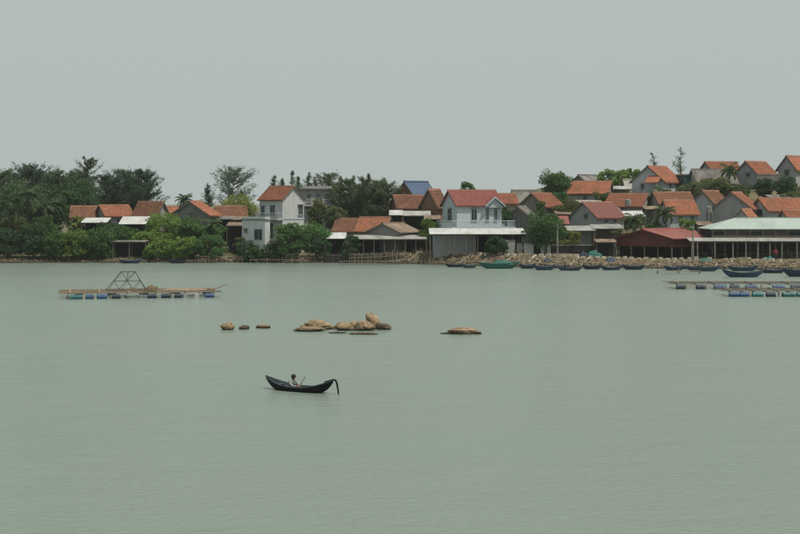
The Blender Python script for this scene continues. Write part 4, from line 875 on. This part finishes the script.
def hand(J, E, wr, root, d, curl, side, tagn):
    """palm and five bent fingers from wrist position; d forward direction, curl direction, side direction (towards thumb)"""
    wr, d, curl, side = Vector(wr), Vector(d).normalized(), Vector(curl).normalized(), Vector(side).normalized()
    J[tagn + 'p'] = (wr + d * 0.05, (0.022, 0.034)); E.append((root, tagn + 'p'))
    for i, (off, l) in enumerate(((-0.028, .060), (-0.010, .075), (0.009, .080), (0.027, .072))):
        b_ = wr + d * 0.09 + side * off; m1_ = b_ + d * l * 0.35 + curl * l * 0.25; m2_ = m1_ + curl * l * 0.45
        for q, (pt, rd) in enumerate(((b_, .0095), (m1_, .009), (m2_, .0075))): J[f'{tagn}{i}{q}'] = (pt, rd)
        E += [(tagn + 'p', f'{tagn}{i}0'), (f'{tagn}{i}0', f'{tagn}{i}1'), (f'{tagn}{i}1', f'{tagn}{i}2')]
    t0 = wr + d * 0.035 + side * 0.035; t1 = t0 + side * 0.03 + d * 0.02; t2 = t1 + curl * 0.03 + d * 0.015
    for q, (pt, rd) in enumerate(((t0, .012), (t1, .011), (t2, .009))): J[f'{tagn}t{q}'] = (pt, rd)
    E += [(tagn + 'p', tagn + 't0'), (tagn + 't0', tagn + 't1'), (tagn + 't1', tagn + 't2')]
def person(name, label, loc, rz, seated, shirt):
    """faces local +x"""
    r = thing(name, label, 'person', loc, rz); hz = 0.0 if seated else 0.86
    ch = (0.22 if seated else 0.0)                               # forward lean
    J = {'pel': ((0, 0, hz + 0.10), (0.15, 0.13)), 'wst': ((ch * 0.3, 0, hz + 0.26), (0.135, 0.11)), 'cst': ((ch * 0.8, 0, hz + 0.43), (0.155, 0.12)), 'nb': ((ch, 0, hz + 0.56), (0.075, 0.075)), 'nk': ((ch + .02, 0, hz + 0.62), 0.052), 'hd': ((ch + .05, 0, hz + 0.70), (0.072, 0.078)), 'ht': ((ch + .045, 0, hz + 0.79), (0.068, 0.076))}
    E = [('pel', 'wst'), ('wst', 'cst'), ('cst', 'nb'), ('nb', 'nk'), ('nk', 'hd'), ('hd', 'ht')]
    for s, g in ((1, 'l'), (-1, 'r')):
        J['sh' + g] = ((ch * .9, s * 0.19, hz + 0.50), 0.062)
        if seated: el, wr = (ch + 0.16, s * 0.25, hz + 0.28), (ch + 0.40, s * 0.10, hz + 0.26)
        else: el, wr = (0.02, s * 0.26, hz + 0.24), (0.06, s * 0.27, hz + 0.0)
        J['el' + g] = (el, 0.044); J['wr' + g] = (wr, 0.03)
        E += [('nb', 'sh' + g), ('sh' + g, 'el' + g), ('el' + g, 'wr' + g)]
        if seated: kn, an, to = (0.42, s * 0.14, hz + 0.26), (0.62, s * 0.11, hz - 0.0), (0.76, s * 0.12, hz - 0.02)
        else: kn, an, to = (0.03, s * 0.10, 0.46), (0.0, s * 0.10, 0.08), (0.16, s * 0.12, 0.04)
        J['hp' + g] = ((0.02, s * 0.10, hz + 0.05), 0.085); J['kn' + g] = (kn, 0.058); J['an' + g] = (an, 0.04); J['to' + g] = (to, (0.04, 0.03))
        E += [('pel', 'hp' + g), ('hp' + g, 'kn' + g), ('kn' + g, 'an' + g), ('an' + g, 'to' + g)]
        if seated: hand(J, E, wr, 'wr' + g, (0.8, -s * 0.4, 0), (0, 0, -1), (0.3, -s * 0.2, 0.9), 'h' + g)
        else: hand(J, E, wr, 'wr' + g, (0.1, 0, -1), (0.2, -s, 0), (1, 0, 0), 'h' + g)
    body = skin_mesh('body', J, E, 'skin', r, 'pel')
    g2 = lambda n, k, dz=0: ((J[n][0][0], J[n][0][1], J[n][0][2] + dz), tuple(q * k for q in J[n][1]) if isinstance(J[n][1], tuple) else J[n][1] * k)
    JS = {n: g2(n, 1.16) for n in ('pel', 'wst', 'cst', 'shl', 'shr')}; JS['nb'] = g2('nb', 1.12, -0.02)
    ES = [('pel', 'wst'), ('wst', 'cst'), ('cst', 'nb'), ('nb', 'shl'), ('nb', 'shr')]
    for g in 'lr':
        a, e = Vector(J['sh' + g][0]), Vector(J['el' + g][0]); w_ = Vector(J['wr' + g][0]); JS['sh' + g] = (J['sh' + g][0], 0.085); JS['el' + g] = (J['el' + g][0], 0.066); JS['cf' + g] = (tuple(e.lerp(w_, 0.75)), 0.05); ES += [('sh' + g, 'el' + g), ('el' + g, 'cf' + g)]
    skin_mesh('shirt', JS, ES, shirt, r, 'pel')
    JT = {'pel': g2('pel', 1.12, -0.03)}; ET = []
    for g in 'lr':
        for n in ('hp', 'kn', 'an'): JT[n + g] = g2(n + g, 1.2)
        ET += [('pel', 'hp' + g), ('hp' + g, 'kn' + g), ('kn' + g, 'an' + g)]
    skin_mesh('trousers', JT, ET, 'trousers', r, 'pel')
    hx, hz_ = J['hd'][0][0], J['hd'][0][2]
    ball(MB(), (hx + 0.0, 0, hz_ + 0.04), (0.122, 0.118, 0.12)).build('hair', 'hair', r, smooth=True)
    fm = MB(); ball(fm, (hx + 0.045, 0, hz_ + 0.005), (0.062, 0.07, 0.095)); ball(fm, (hx + 0.115, 0, hz_ - 0.005), (0.018, 0.014, 0.022), 8)
    for s in (1, -1): ball(fm, (hx + 0.0, s * 0.088, hz_), (0.018, 0.012, 0.03), 8)
    fm.build('face', 'skin', r, smooth=True)
    ey = MB()
    for s in (1, -1): ball(ey, (hx + 0.096, s * 0.03, hz_ + 0.022), (0.01, 0.013, 0.007), 8)
    ey.build('eyes', 'hair', r); ball(MB(), (hx + 0.098, 0, hz_ - 0.045), (0.01, 0.025, 0.006), 8).build('mouth', 'brickwall', r)
    return r
# rower faces the right end of the boat (local -x)
pp = Vector((pw(286.8, 79.3), 79.3)); u = (pp - mid); s_ = -u.dot(dv.normalized())
loc = mid - dv.normalized() * s_
rower = person('person', 'person in pale grey shirt seated in the rowing boat, seen side on', (loc.x, loc.y, 0.10), rzs + math.pi, True, 'shirt')
rower.scale = (1.0, 1.12, 0.97); rower.location.z = -0.01
pad = thing('paddle', 'slim wooden paddle held upright by the rower', 'paddle', (loc.x, loc.y, 0.0), rzs + math.pi)
MB().tube([(0.50, 0.0, 0.06), (0.64, 0.03, 0.27), (0.92, 0.08, 0.70)], 0.017, 6).build('shaft', 'pole', pad)
MB().tube([(0.92, 0.02, 0.695), (0.92, 0.14, 0.705)], 0.016, 6).build('grip', 'pole', pad)
MB().box(0.38, 0.52, -0.06, 0.02, 0.0, 0.07).build('blade', 'pole', pad)

# moored boats along the quay
def moored(label, x0, x1, yw, hull, inner, rim, tilt=3, B=1.25, D=0.52, sb=.3, ss=.2, th=3):
    Y = wY(yw); X0, X1 = pw(x0, Y), pw(x1, Y)
    tilt += 9 * math.sin(x0 * 1.7); D *= 1 + 0.18 * math.sin(x0 * 0.9)
    return boat('wooden_boat', label, (X1 - X0) * 1.01, B, D, sb, ss, ((X0 + X1) / 2, Y, 0), R(tilt), hull, inner, rim, 'boats moored along the shore', th)
for a in [('green wooden boat moored below the balcony house', 479, 519, 268.5, 'boatgreen', 'boatgreen', 'boatgreen', 4, 1.5, 0.95), ('blue boat moored left of the utility pole', 533, 556, 270, 'boatblue', 'hullin', 'boatblue', 5), ('blue boat moored right of the utility pole', 557, 582, 270.5, 'boatblue', 'hullin', 'boatblue', 176),
          ('short dark blue boat moored left of the red shed', 600, 623, 270, 'boatblue', 'hullin', 'drumdark', 6), ('blue boat moored below the red shed', 664, 684, 270.5, 'boatblue', 'hullin', 'boatblue', 4), ('slender blue boat moored below the left end of the pavilion', 685, 720, 271.2, 'boatblue', 'hullin', 'boatblue', 176),
          ('large blue boat moored below the pavilion, nearest to the rafts', 722, 764, 277, 'boatblue', 'hullin', 'hullin', 175, 1.7, 0.62, .5, .35), ('blue boat lying behind the large blue one', 728, 758, 271, 'boatblue', 'hullin', 'boatblue', 2), ('blue boat at the right edge below the pavilion', 783, 818, 276.5, 'boatblue', 'hullin', 'boatblue', 4, 1.6, 0.8),
          ('navy boat lying between the green boat and the utility pole', 519, 536, 268.6, 'drumdark', 'hullin', 'boatblue', 4), ('navy boat lying close in behind the two boats at the utility pole', 543, 570, 268.2, 'drumdark', 'hullin', 'boatblue', 176), ('dark boat lying between the utility pole boats and the red shed', 582, 602, 269.2, 'drumdark', 'hullin', 'boatblue', 2),
          ('dark boat moored below the left corner of the red shed', 622, 645, 269.6, 'drumdark', 'hullin', 'boatblue', 177), ('navy boat tucked in behind the slender blue boat', 676, 702, 269.0, 'drumdark', 'hullin', 'boatblue', 3), ('navy boat between the large blue boat and the right edge', 760, 786, 273, 'drumdark', 'hullin', 'boatblue', 5, 1.4, 0.6),
          ('small dark boat at the foot of the dark boat shed', 119, 142, 263.3, 'boatblue', 'hullin', 'boatblue', 3), ('small dark boat under the bright bank shrubs', 168, 187, 263.2, 'drumdark', 'hullin', 'darkwood', 176), ('small dark boat below the wide white awning', 445, 468, 267, 'drumdark', 'hullin', 'darkwood', 2), ('small grey boat beached left of the green boat', 462, 477, 268, 'hullin', 'hullin', 'concgrey', 176)]:
    moored(*a)
# tarpaulin heaps
def heap(name, label, cat, px, Y, w, d, h, mat, z=None, seed=1):
    x = pw(px, Y); z = G(x, Y) if z is None else z; n = 14; vs = []; fs = []
    for i in range(n + 1):
        for j in range(n + 1):
            u, v = -1 + 2 * i / n, -1 + 2 * j / n; q = max(0, 1 - (u * u) ** 1.2) * max(0, 1 - (v * v) ** 1.2)
            k = mnoise.noise(Vector((u * 2 + seed, v * 2, seed * 1.7))) * 0.45 + 0.85
            vs.append((u * w / 2, v * d / 2, h * q ** 0.6 * k - 0.03))
    for i in range(n):
        for j in range(n): a = i * (n + 1) + j; fs.append((a, a + n + 1, a + n + 2, a + 1))
    return tag(MB().add(vs, fs).build(name, mat, None, (x, Y, z), 0, True), label, cat)
heap('tarpaulin', 'teal tarpaulin heap on the quay left of the red shed', 'tarpaulin', 595, 239.5, 2.3, 1.4, 1.2, 'tarp', None, 2)
heap('tarpaulin', 'teal net cover draped over the green moored boat', 'tarpaulin', 503, wY(268.5), 3.0, 1.3, 0.55, 'tarp', 0.62, 5)
heap('net_pile', 'brown heap on the bank left of the grey ground-floor wing', 'heap', 429, 247.0, 2.2, 1.6, 1.0, 'net', None, 7)
CL = [(527, 236.5, 1.8, .8, 'net', 'brown net heap on the quay slope below the white wall panels'), (548, 233.5, 1.3, .6, 'boatblue', 'dark blue covered bundle on the quay by the utility pole'), (571, 234.0, 2.2, .7, 'net', 'wide brown net heap right of the utility pole'), (611, 232.5, 1.6, .8, 'boatblue', 'blue covered bundle on the slope left of the red shed'),
      (640, 230.5, 2.0, .6, 'net', 'brown net heap on the slope below the red shed'), (705, 231.0, 1.9, .6, 'tarp', 'teal covered bundle below the left end of the pavilion'), (741, 229.5, 2.4, .7, 'net', 'wide net heap on the slope behind the large blue boat'), (768, 229.0, 1.6, .8, 'tarp', 'teal covered bundle on the slope right of the large blue boat'),
      (452, 241.5, 1.5, .7, 'net', 'brown net heap below the grey ground-floor wing'), (584, 238.5, 1.4, .9, 'drumdark', 'dark covered bundle left of the teal tarpaulin heap')]
for i, (px, Y, w, h_, mt, lb) in enumerate(CL): heap('covered_bundle' if mt != 'net' else 'net_pile', lb, 'heap', px, Y, w, 1.2, h_, mt, None, 11 + i)
px_ = 775.5; Yp2 = 236.2; x = pw(px_, Yp2)
person('person', 'standing person in red at the edge of the pavilion', (x, Yp2, G(x, Yp2) - 0.02), R(-100), False, 'redshirt')

# stakes, drying racks and jetties
def stakes(label, x0, x1, Y, n, h, seed, rail=True, name='stake_fence'):
    rr = random.Random(seed); X0, X1 = pw(x0, Y), pw(x1, Y); r = thing(name, label, 'fence', (X0, Y, 0), 0, 'stake fences at the water edge')
    for i in range(n):
        x = (X1 - X0) * (i + rr.uniform(-.3, .3)) / max(1, n - 1); y = rr.uniform(-.25, .25); g = G(X0 + x, Y + y)
        MB().tube([(x, y, g - 0.3), (x + rr.uniform(-.15, .15), y, max(g, 0) + h * rr.uniform(.7, 1.15))], 0.045, 5).build('stake', 'pole', r)
    if rail:
        for z in (0.55, 0.9): MB().tube([(0, -0.05, z * h + max(0, G(X0, Y))), (X1 - X0, 0.05, z * h * 0.95 + max(0, G(X1, Y)))], 0.04, 5).build('rail', 'pole', r)
stakes('leaning stake fence at the left edge of the bank', 0, 22, 250.4, 12, 1.5, 1, False)
stakes('bamboo stake fence below the white house', 262, 300, 249.8, 16, 1.2, 2)
stakes('bamboo stake fence in front of the dark shrub', 300, 345, 249.2, 18, 1.2, 3)
stakes('tall bamboo stakes in front of the long pale awning', 350, 392, 246.8, 24, 1.5, 4)
stakes('dense tall stakes right of the long pale awning', 392, 432, 244.8, 28, 1.9, 5, False)
stakes('low stakes standing in the water below the balcony house', 420, 470, 240.5, 18, 0.8, 6, False)
stakes('stakes below the broad green bank shrub', 196, 242, 249.5, 18, 1.0, 8)
stakes('mooring stakes in the water below the right quay', 590, 650, 226, 8, 1.1, 9, False)
stakes('mooring stakes among the boats near the utility pole', 520, 590, 226.5, 22, 1.5, 12, False)
stakes('mooring stakes behind the boats below the pavilion', 672, 760, 223, 20, 1.5, 13, False)
stakes('stakes standing in the water left of the green boat', 430, 480, 236.5, 22, 1.2, 14, False)
bh = thing('timber_bulkhead', 'dark timber bulkhead along the water below the long pale awning', 'wall', (pw(326, 248.6), 248.6, 0))
Lb = pw(404, 248.6) - pw(326, 248.6); bang = -0.035
for k in range(5):
    for q in range(4): MB().tube([(Lb * q / 4 + 0.03, -Lb * q / 4 * 0.16, 0.08 + k * 0.27), (Lb * (q + 1) / 4 - 0.03, -Lb * (q + 1) / 4 * 0.16, 0.09 + k * 0.27)], 0.13, 4).build('plank', 'oldboard', bh)
for q in range(13):
    x = Lb * q / 12; MB().tube([(x, -x * 0.16 - 0.19, -1.2), (x + rr.uniform(-.08, .08), -x * 0.16 - 0.19, 1.35 + rr.uniform(0, .6))], 0.075, 6).build('pile', 'oldboard', bh)
def jetty(label, x0, x1, yw, z, w, seed, mat='deck'):
    rr = random.Random(seed); Y = wY(yw); X0, X1 = pw(x0, Y), pw(x1, Y); L = X1 - X0; r = thing('jetty', label, 'jetty', (X0, Y, 0), 0, 'small plank jetties')
    n = int(w / 0.24)
    for i in range(n): MB().box(rr.uniform(-.2, .1), L + rr.uniform(-.1, .2), i * 0.24, i * 0.24 + 0.2, z, z + 0.04).build('plank', mat, r)
    for i in range(max(2, int(L / 2.2) + 1)):
        x = L * i / max(1, int(L / 2.2))
        for y in (0.1, w - 0.1): MB().tube([(x, y, -1.5), (x, y, z + (0.3 if i % 2 else 0.0) - 0.002)], 0.06, 6).build('pile', 'pole', r)
jetty('thin plank jetty on piles before the red shed quay', 658, 700, 273.6, 0.35, 0.7, 1)
jetty('dark plank landing below the long pale awning', 340, 400, 264.5, 0.45, 1.4, 2, 'board')
jetty('plank landing below the white annex', 250, 300, 263.2, 0.5, 1.2, 3, 'board')
jetty('low plank landing under the bank shrubs', 172, 216, 263.2, 0.35, 1.0, 4, 'board')
# beached gear on the centre-left bank
for i, (px, Y, lb) in enumerate([(268, 250.5, 'broken plank ramp leaning on the bank below the white annex'), (304, 250.2, 'plank ramp on the bank below the bright gable'), (234, 251, 'short plank ramp on the brown bank left of the annex')]):
    x = pw(px, Y); r = thing('plank_ramp', lb, 'ramp', (x, Y, G(x, Y)), R(20 + 15 * i), 'plank ramps')
    for k in range(3): MB().prism([(-1.2, -0.3), (1.2, 0.75), (1.2, 0.82), (-1.2, -0.23)], 'y', k * 0.3, k * 0.3 + 0.26).build('plank', 'concrete' if i == 0 else 'deck', r)

# ------------------------------------------------------------------ fish-farm rafts
def drum(root_label, cx, cy, r_, L, mat, rz, group, z=0.02):
    o = thing('float_drum', root_label, 'drum', (cx, cy, z), rz, group); m = MB(); n = 14
    xs = [-L / 2, -L / 2 + 0.03, -L * 0.17, -L * 0.15, -L * 0.13, L * 0.13, L * 0.15, L * 0.17, L / 2 - 0.03, L / 2]
    rs = [r_ * .9, r_, r_, r_ * 1.05, r_, r_, r_ * 1.05, r_, r_, r_ * .9]
    m.tube([(x, 0, 0) for x in xs], rs, n); m.build('barrel', mat, o, smooth=False)
    for q in (-1, 1): MB().tube([(q * L / 2, 0.1, 0.1), (q * (L / 2 + 0.03), 0.1, 0.1)], 0.045, 8).build('bung', 'drumdark', o)
    return o
def raft(name, label, O, ang, L, W, z, nlong, ncross, seed, dm='deck'):
    rr = random.Random(seed); r = thing(name, label, 'raft', (O.x, O.y, 0), ang, 'floating fish-farm rafts')
    for i in range(nlong):
        y = W * i / (nlong - 1)
        for off in (-0.14, 0.14):
            MB().box(-0.7 + rr.uniform(-.3, .3), L + 0.7 + rr.uniform(-.4, .3), y + off - 0.09, y + off + 0.09, z, z + 0.07).build('walkway_plank', dm, r)
    for i in range(ncross):
        x = L * i / (ncross - 1)
        MB().tube([(x, -0.35, z - 0.065), (x + rr.uniform(-.1, .1), W + 0.35, z - 0.065)], 0.06, 6).build('cross_pole', 'pole', r)
        if i % 2 == 0: MB().box(x + 0.1, x + 0.32, -0.1, W + 0.1, z + 0.073, z + 0.12).build('cross_plank', dm, r)
    return r
# left raft
zf = 0.50
P0 = Vector((pw(68, wY(299)), wY(299))); P1 = Vector((pw(214, wY(297.2)), wY(297.2))); dvr = P1 - P0; angr = math.atan2(dvr.y, dvr.x); Lr_ = dvr.length; Wr = 6.5
raftL = raft('fish_raft', 'wide floating wooden raft with a pyramid frame, left', P0, angr, Lr_, Wr, zf, 5, 11, 21)
e1 = dvr.normalized(); e2 = Vector((-e1.y, e1.x))
def rp(u, v): return P0 + e1 * u + e2 * v
sc_ = Lr_ / (214 - 68)
for px, wpx, mt, lb in [(76, 12, 'drumteal', 'leftmost teal-blue drum under the left raft'), (89, 8, 'drumblue', 'second blue drum from the left under the left raft'), (101.5, 10, 'drumblue', 'bright blue drum, third from the left under the left raft'), (115.5, 9, 'drumdark', 'navy drum left of centre under the left raft'),
                    (151, 9, 'drumdark', 'dark drum below the net heap of the left raft'), (165, 9, 'drumdark', 'dark drum right of the net heap of the left raft'), (177, 8, 'drumdark', 'dark drum second from the right under the left raft'), (209, 9, 'drumblue', 'rightmost drum under the left raft')]:
    p = rp((px - 68) * sc_, -0.35); drum(lb, p.x, p.y, 0.31, wpx * sc_ * 0.97, mt, angr, 'drums under the left raft', 0.13)
for i, (px, wpx, lb) in enumerate([(83.6, 2.6, 'white foam float beside the leftmost teal-blue drum'), (94.7, 2.6, 'white foam float left of the bright blue drum'), (172, 3, 'grey foam float between the dark drums of the left raft'), (184.5, 4, 'pale foam float right of the dark drums of the left raft'), (196, 5, 'pale foam float left of the rightmost drum')]):
    p = rp((px - 68) * sc_, -0.35); w = wpx * sc_
    f_ = MB().box(-w / 2, w / 2, -0.22, 0.22, -0.2, 0.38); f_.box(-w * .42, w * .42, -0.25, 0.25, -0.17, 0.34)
    tag(f_.build('foam_float', 'foam', None, (p.x, p.y, 0.02), angr), lb, 'float', 'foam floats under the left raft')
for i in range(5):
    p = rp(1.2 + i * 3.2, Wr); drum(['dark drum at the far left corner of the left raft', 'far-edge drum behind the left part of the pyramid frame', 'far-edge drum behind the right part of the pyramid frame', 'far-edge drum behind the net heap of the left raft', 'dark drum at the far right corner of the left raft'][i], p.x, p.y, 0.3, 0.9, 'drumdark', angr, 'far drums under the left raft', 0.12)
# pyramid lift frame
bA = rp((107 - 68) * sc_, 1.6); 
fr = thing('lift_frame', 'rusty pyramid-shaped pole frame standing on the left raft', 'frame', (bA.x, bA.y, zf + 0.12), angr)
bw = 40 * sc_; hgt = (290 - 271) * wY(299) / F; t0, t1 = 15 * sc_, 29 * sc_; dp = 3.2
base = [(0, 0), (bw, 0), (bw, dp), (0, dp)]; topc = [(t0, dp * .38), (t1, dp * .38), (t1, dp * .62), (t0, dp * .62)]
def V3(p, z): return Vector((p[0], p[1], z))
def strut(a, b_, r_=0.024): MB().tube([a, b_], r_, 6).build('strut', 'steel', fr)
for i in range(4):
    strut(V3(base[i], 0), V3(topc[i], hgt), 0.03); strut(V3(topc[i], hgt), V3(topc[(i + 1) % 4], hgt), 0.03); strut(V3(base[i], 0.04), V3(base[(i + 1) % 4], 0.04))
mids = [V3(base[i], 0).lerp(V3(topc[i], hgt), 0.5) for i in range(4)]
for i in range(4): strut(mids[i], mids[(i + 1) % 4])
for y0, y1, ym in ((0, dp * .38, 1), (dp, dp * .62, 2)):
    lo = [Vector((bw * k, y0, 0.04)) for k in (0.33, 0.67)]; mid_ = [mids[0 if y0 == 0 else 3].lerp(mids[1 if y0 == 0 else 2], k) for k in (0.0, 0.5, 1.0)]
    tm = Vector(((t0 + t1) / 2, y1, hgt))
    for a, b_ in ((lo[0], mid_[0]), (lo[0], mid_[1]), (lo[1], mid_[1]), (lo[1], mid_[2]), (mid_[1], Vector((t0, y1, hgt))), (mid_[1], Vector((t1, y1, hgt))), (mid_[1], tm)): strut(a, b_, 0.022)
def heap_at(name, label, p, w, d, h, mat, z, seed, rz=0):
    o = heap(name, label, 'heap', 400, p.y, w, d, h, mat, z, seed); o.location = (p.x, p.y, z); o.rotation_euler = (0, 0, rz); return o
heap_at('net_pile', 'rounded brown net heap on the left raft, right of the pyramid frame', rp((152 - 68) * sc_, 1.6), 1.5, 1.3, 0.62, 'net', zf + 0.1, 3, angr)
heap_at('net_pile', 'low dark net heap inside the pyramid frame', rp((132 - 68) * sc_, 2.6), 1.6, 1.2, 0.34, 'net', zf + 0.1, 6, angr)
heap_at('net_pile', 'long flat net heap at the right end of the left raft', rp((188 - 68) * sc_, 3.6), 4.5, 2.2, 0.20, 'pole', zf + 0.1, 8, angr)
MB_ = MB().tube([(Lr_ - 1.0, 1.5, zf + 0.09), (Lr_ + 0.3, 1.6, zf + 0.25), (Lr_ + 1.5, 1.7, zf + 0.7)], [0.06, 0.055, 0.04], 6).build('outrigger_pole', 'pole', raftL)
# right rafts
def right_raft(label, px0, px1, yw, W, drums, which):
    Y = wY(yw); O = Vector((pw(px0, Y), Y)); L = pw(px1, Y) - O.x; s_ = Y / F
    r = raft('fish_raft', label, O, 0, L, W, 0.56, 3, 9, 30 + int(px0), 'board')
    for px, wpx, mt, lb in drums:
        x = pw(px, Y)
        if mt == 'foam': tag(MB().box(-wpx * s_ / 2, wpx * s_ / 2, -0.25, 0.25, -0.15, 0.46).build('foam_float', 'foam', None, (x, Y, 0.0), 0), lb, 'float', 'foam floats under the right rafts')
        else: drum(lb, x, Y - 0.3, 0.32, wpx * s_, mt, 0, 'drums under the right rafts', 0.15)
    return r
right_raft('longer far raft on drums at the right, below the blue boats', 677, 826, 289, 4.0, [(680, 8.5, 'drumdark', 'leftmost navy drum of the far right raft'), (690, 9, 'foam', 'long white float beside the leftmost navy drum'), (700, 8.5, 'drumdark', 'second navy drum from the left of the far right raft'), (708.5, 5, 'foam', 'small white float between the drums of the far right raft'),
            (719.5, 12, 'drumblue', 'long blue drum third from the left of the far right raft'), (734, 9, 'drumdark', 'dark drum above the left end of the near right raft'), (750.5, 11, 'drumblue', 'blue drum in the middle of the far right raft'), (764, 6, 'foam', 'pale float in the middle of the far right raft'), (778, 12, 'drumblue', 'blue drum right of the pale float on the far right raft'), (795, 10, 'drumdark', 'dark drum at the right edge of the far right raft')], 0)
right_raft('nearer raft on blue and teal drums at the right edge', 730, 824, 296.5, 4.2, [(733.5, 10, 'drumblue', 'leftmost blue drum of the near right raft'), (743.5, 9, 'drumblue', 'second blue drum of the near right raft'), (750.3, 3, 'foam', 'white float beside the blue drums of the near right raft'), (757, 10.5, 'drumteal', 'teal drum right of the white float on the near right raft'), (770, 9, 'drumdark', 'dark drum between the two teal drums of the near right raft'), (780, 3, 'foam', 'white float left of the right teal drum'), (788, 12, 'drumteal', 'right teal drum of the near right raft'), (800, 8, 'drumteal', 'teal drum cut by the right edge of the photo')], 1)

# ------------------------------------------------------------------ boulders in the bay
def boulder(label, x0, x1, yt, yw, seed, depth=0.8, tilt=0.0, sink=0.35, mat='granite', sharp=0.02, amp=1.5, elong=1.0, zbase=None, Yoff=0.0):
    Y = wY(yw) + Yoff; a = (pw(x1, Y) - pw(x0, Y)) / 2; zt = pz(yt, Y + a * depth * 0.3); h = zt * (1 + sink) / 2
    bm = bmesh.new(); bmesh.ops.create_icosphere(bm, subdivisions=4, radius=1)
    for v in bm.verts:
        p = v.co.copy(); n1 = mnoise.fractal(p * 0.9 + Vector((seed * 3.1, seed, 0)), 1.0, 2.0, 3); n2 = mnoise.noise(p * 3.2 + Vector((seed, 0, seed * 2)))
        n3 = abs(mnoise.noise(p * 1.6 + Vector((seed * 5.3, 1, seed)))); k = 1 + amp * (0.22 * n1 + 0.04 * n2 - 0.15 * max(0, 0.16 - n3) / 0.16) + 0.012 * mnoise.noise(p * 9)
        p *= k; p = Vector([math.copysign(abs(c_) ** (1 - sharp * 0.5), c_) for c_ in p])
        v.co = Vector((p.x * a / elong, p.y * a * depth, p.z * h * elong))
    bmesh.ops.rotate(bm, verts=bm.verts, cent=(0, 0, 0), matrix=Matrix.Rotation(R(tilt), 3, 'Y'))
    xs = [v.co.x for v in bm.verts]; zs_ = [v.co.z for v in bm.verts]; sx_ = 2 * a / (max(xs) - min(xs)); ox = (max(xs) + min(xs)) / 2; zm = max(zs_)
    ys = [v.co.y for v in bm.verts]
    for v in bm.verts: v.co.x = (v.co.x - ox) * sx_; v.co.z += zt - zm
    me = bpy.data.meshes.new('boulder'); bm.to_mesh(me); bm.free()
    o = mkobj('boulder', me, mat, None, (pw((x0 + x1) / 2, Y), Y + a * depth * 0.5, 0), smooth=True)
    return tag(o, label, 'rock', 'rocks in the bay')
boulder('small brown rock, leftmost in the bay', 220, 234.5, 321.5, 330, 1, 0.8)
boulder('small dark rock, second from left in the bay', 238, 249.5, 325, 329.5, 2, 0.7, mat='darkrock')
boulder('small flat pale rock, third from left in the bay', 255.5, 270.5, 324.2, 328.3, 3, 0.6)
boulder('long low slab at the left foot of the main rock group', 293, 326, 326.6, 331.5, 4, 0.45)
boulder('broad sloping boulder at the left of the main rock group', 300, 337, 319.3, 329.5, 5, 0.6, 8)
boulder('middle boulder of the main rock group', 334.5, 361, 321, 330.5, 6, 0.6)
boulder('dark-topped boulder left of the upright one', 354, 375.5, 320.5, 330.8, 7, 0.6)
boulder('upright leaning boulder, tallest of the main rock group', 365.5, 387.5, 313, 328.9, 8, 0.7, -44, 0.75, elong=1.35, amp=0.7)
boulder('dark low boulder at the right end of the main rock group', 376, 391.5, 323, 329.8, 9, 0.7, 15, mat='darkrock')
boulder('thin wave-washed slab before the main rock group', 348, 379, 332.4, 334.6, 10, 0.3)
boulder('thin dark wet slab before the middle boulder', 328, 347, 331.8, 333.4, 11, 0.3)
boulder('lone low tan rock right of the main rock group', 447, 482.5, 327.6, 334.2, 12, 0.5)
boulder('thin dark ledge at the left end of the lone tan rock', 440, 458, 332.0, 334.0, 13, 0.4)

# ------------------------------------------------------------------ haze
hz = MB().box(-12500, 12500, -12500, 12500, -4.5, 23.5).build('haze', 'white', None); hz['kind'] = 'stuff'; tag(hz, 'thin pale haze over the bay and village', 'haze')
hm = bpy.data.materials.new('thin_haze'); hm.use_nodes = True; t = hm.node_tree; t.nodes.clear()
pv = t.nodes.new('ShaderNodeVolumePrincipled'); pv.inputs['Color'].default_value = (0.85, 0.93, 0.93, 1); pv.inputs['Density'].default_value = 0.00012
mo = t.nodes.new('ShaderNodeOutputMaterial'); t.links.new(pv.outputs[0], mo.inputs['Volume'])
hz.data.materials.clear(); hz.data.materials.append(hm)
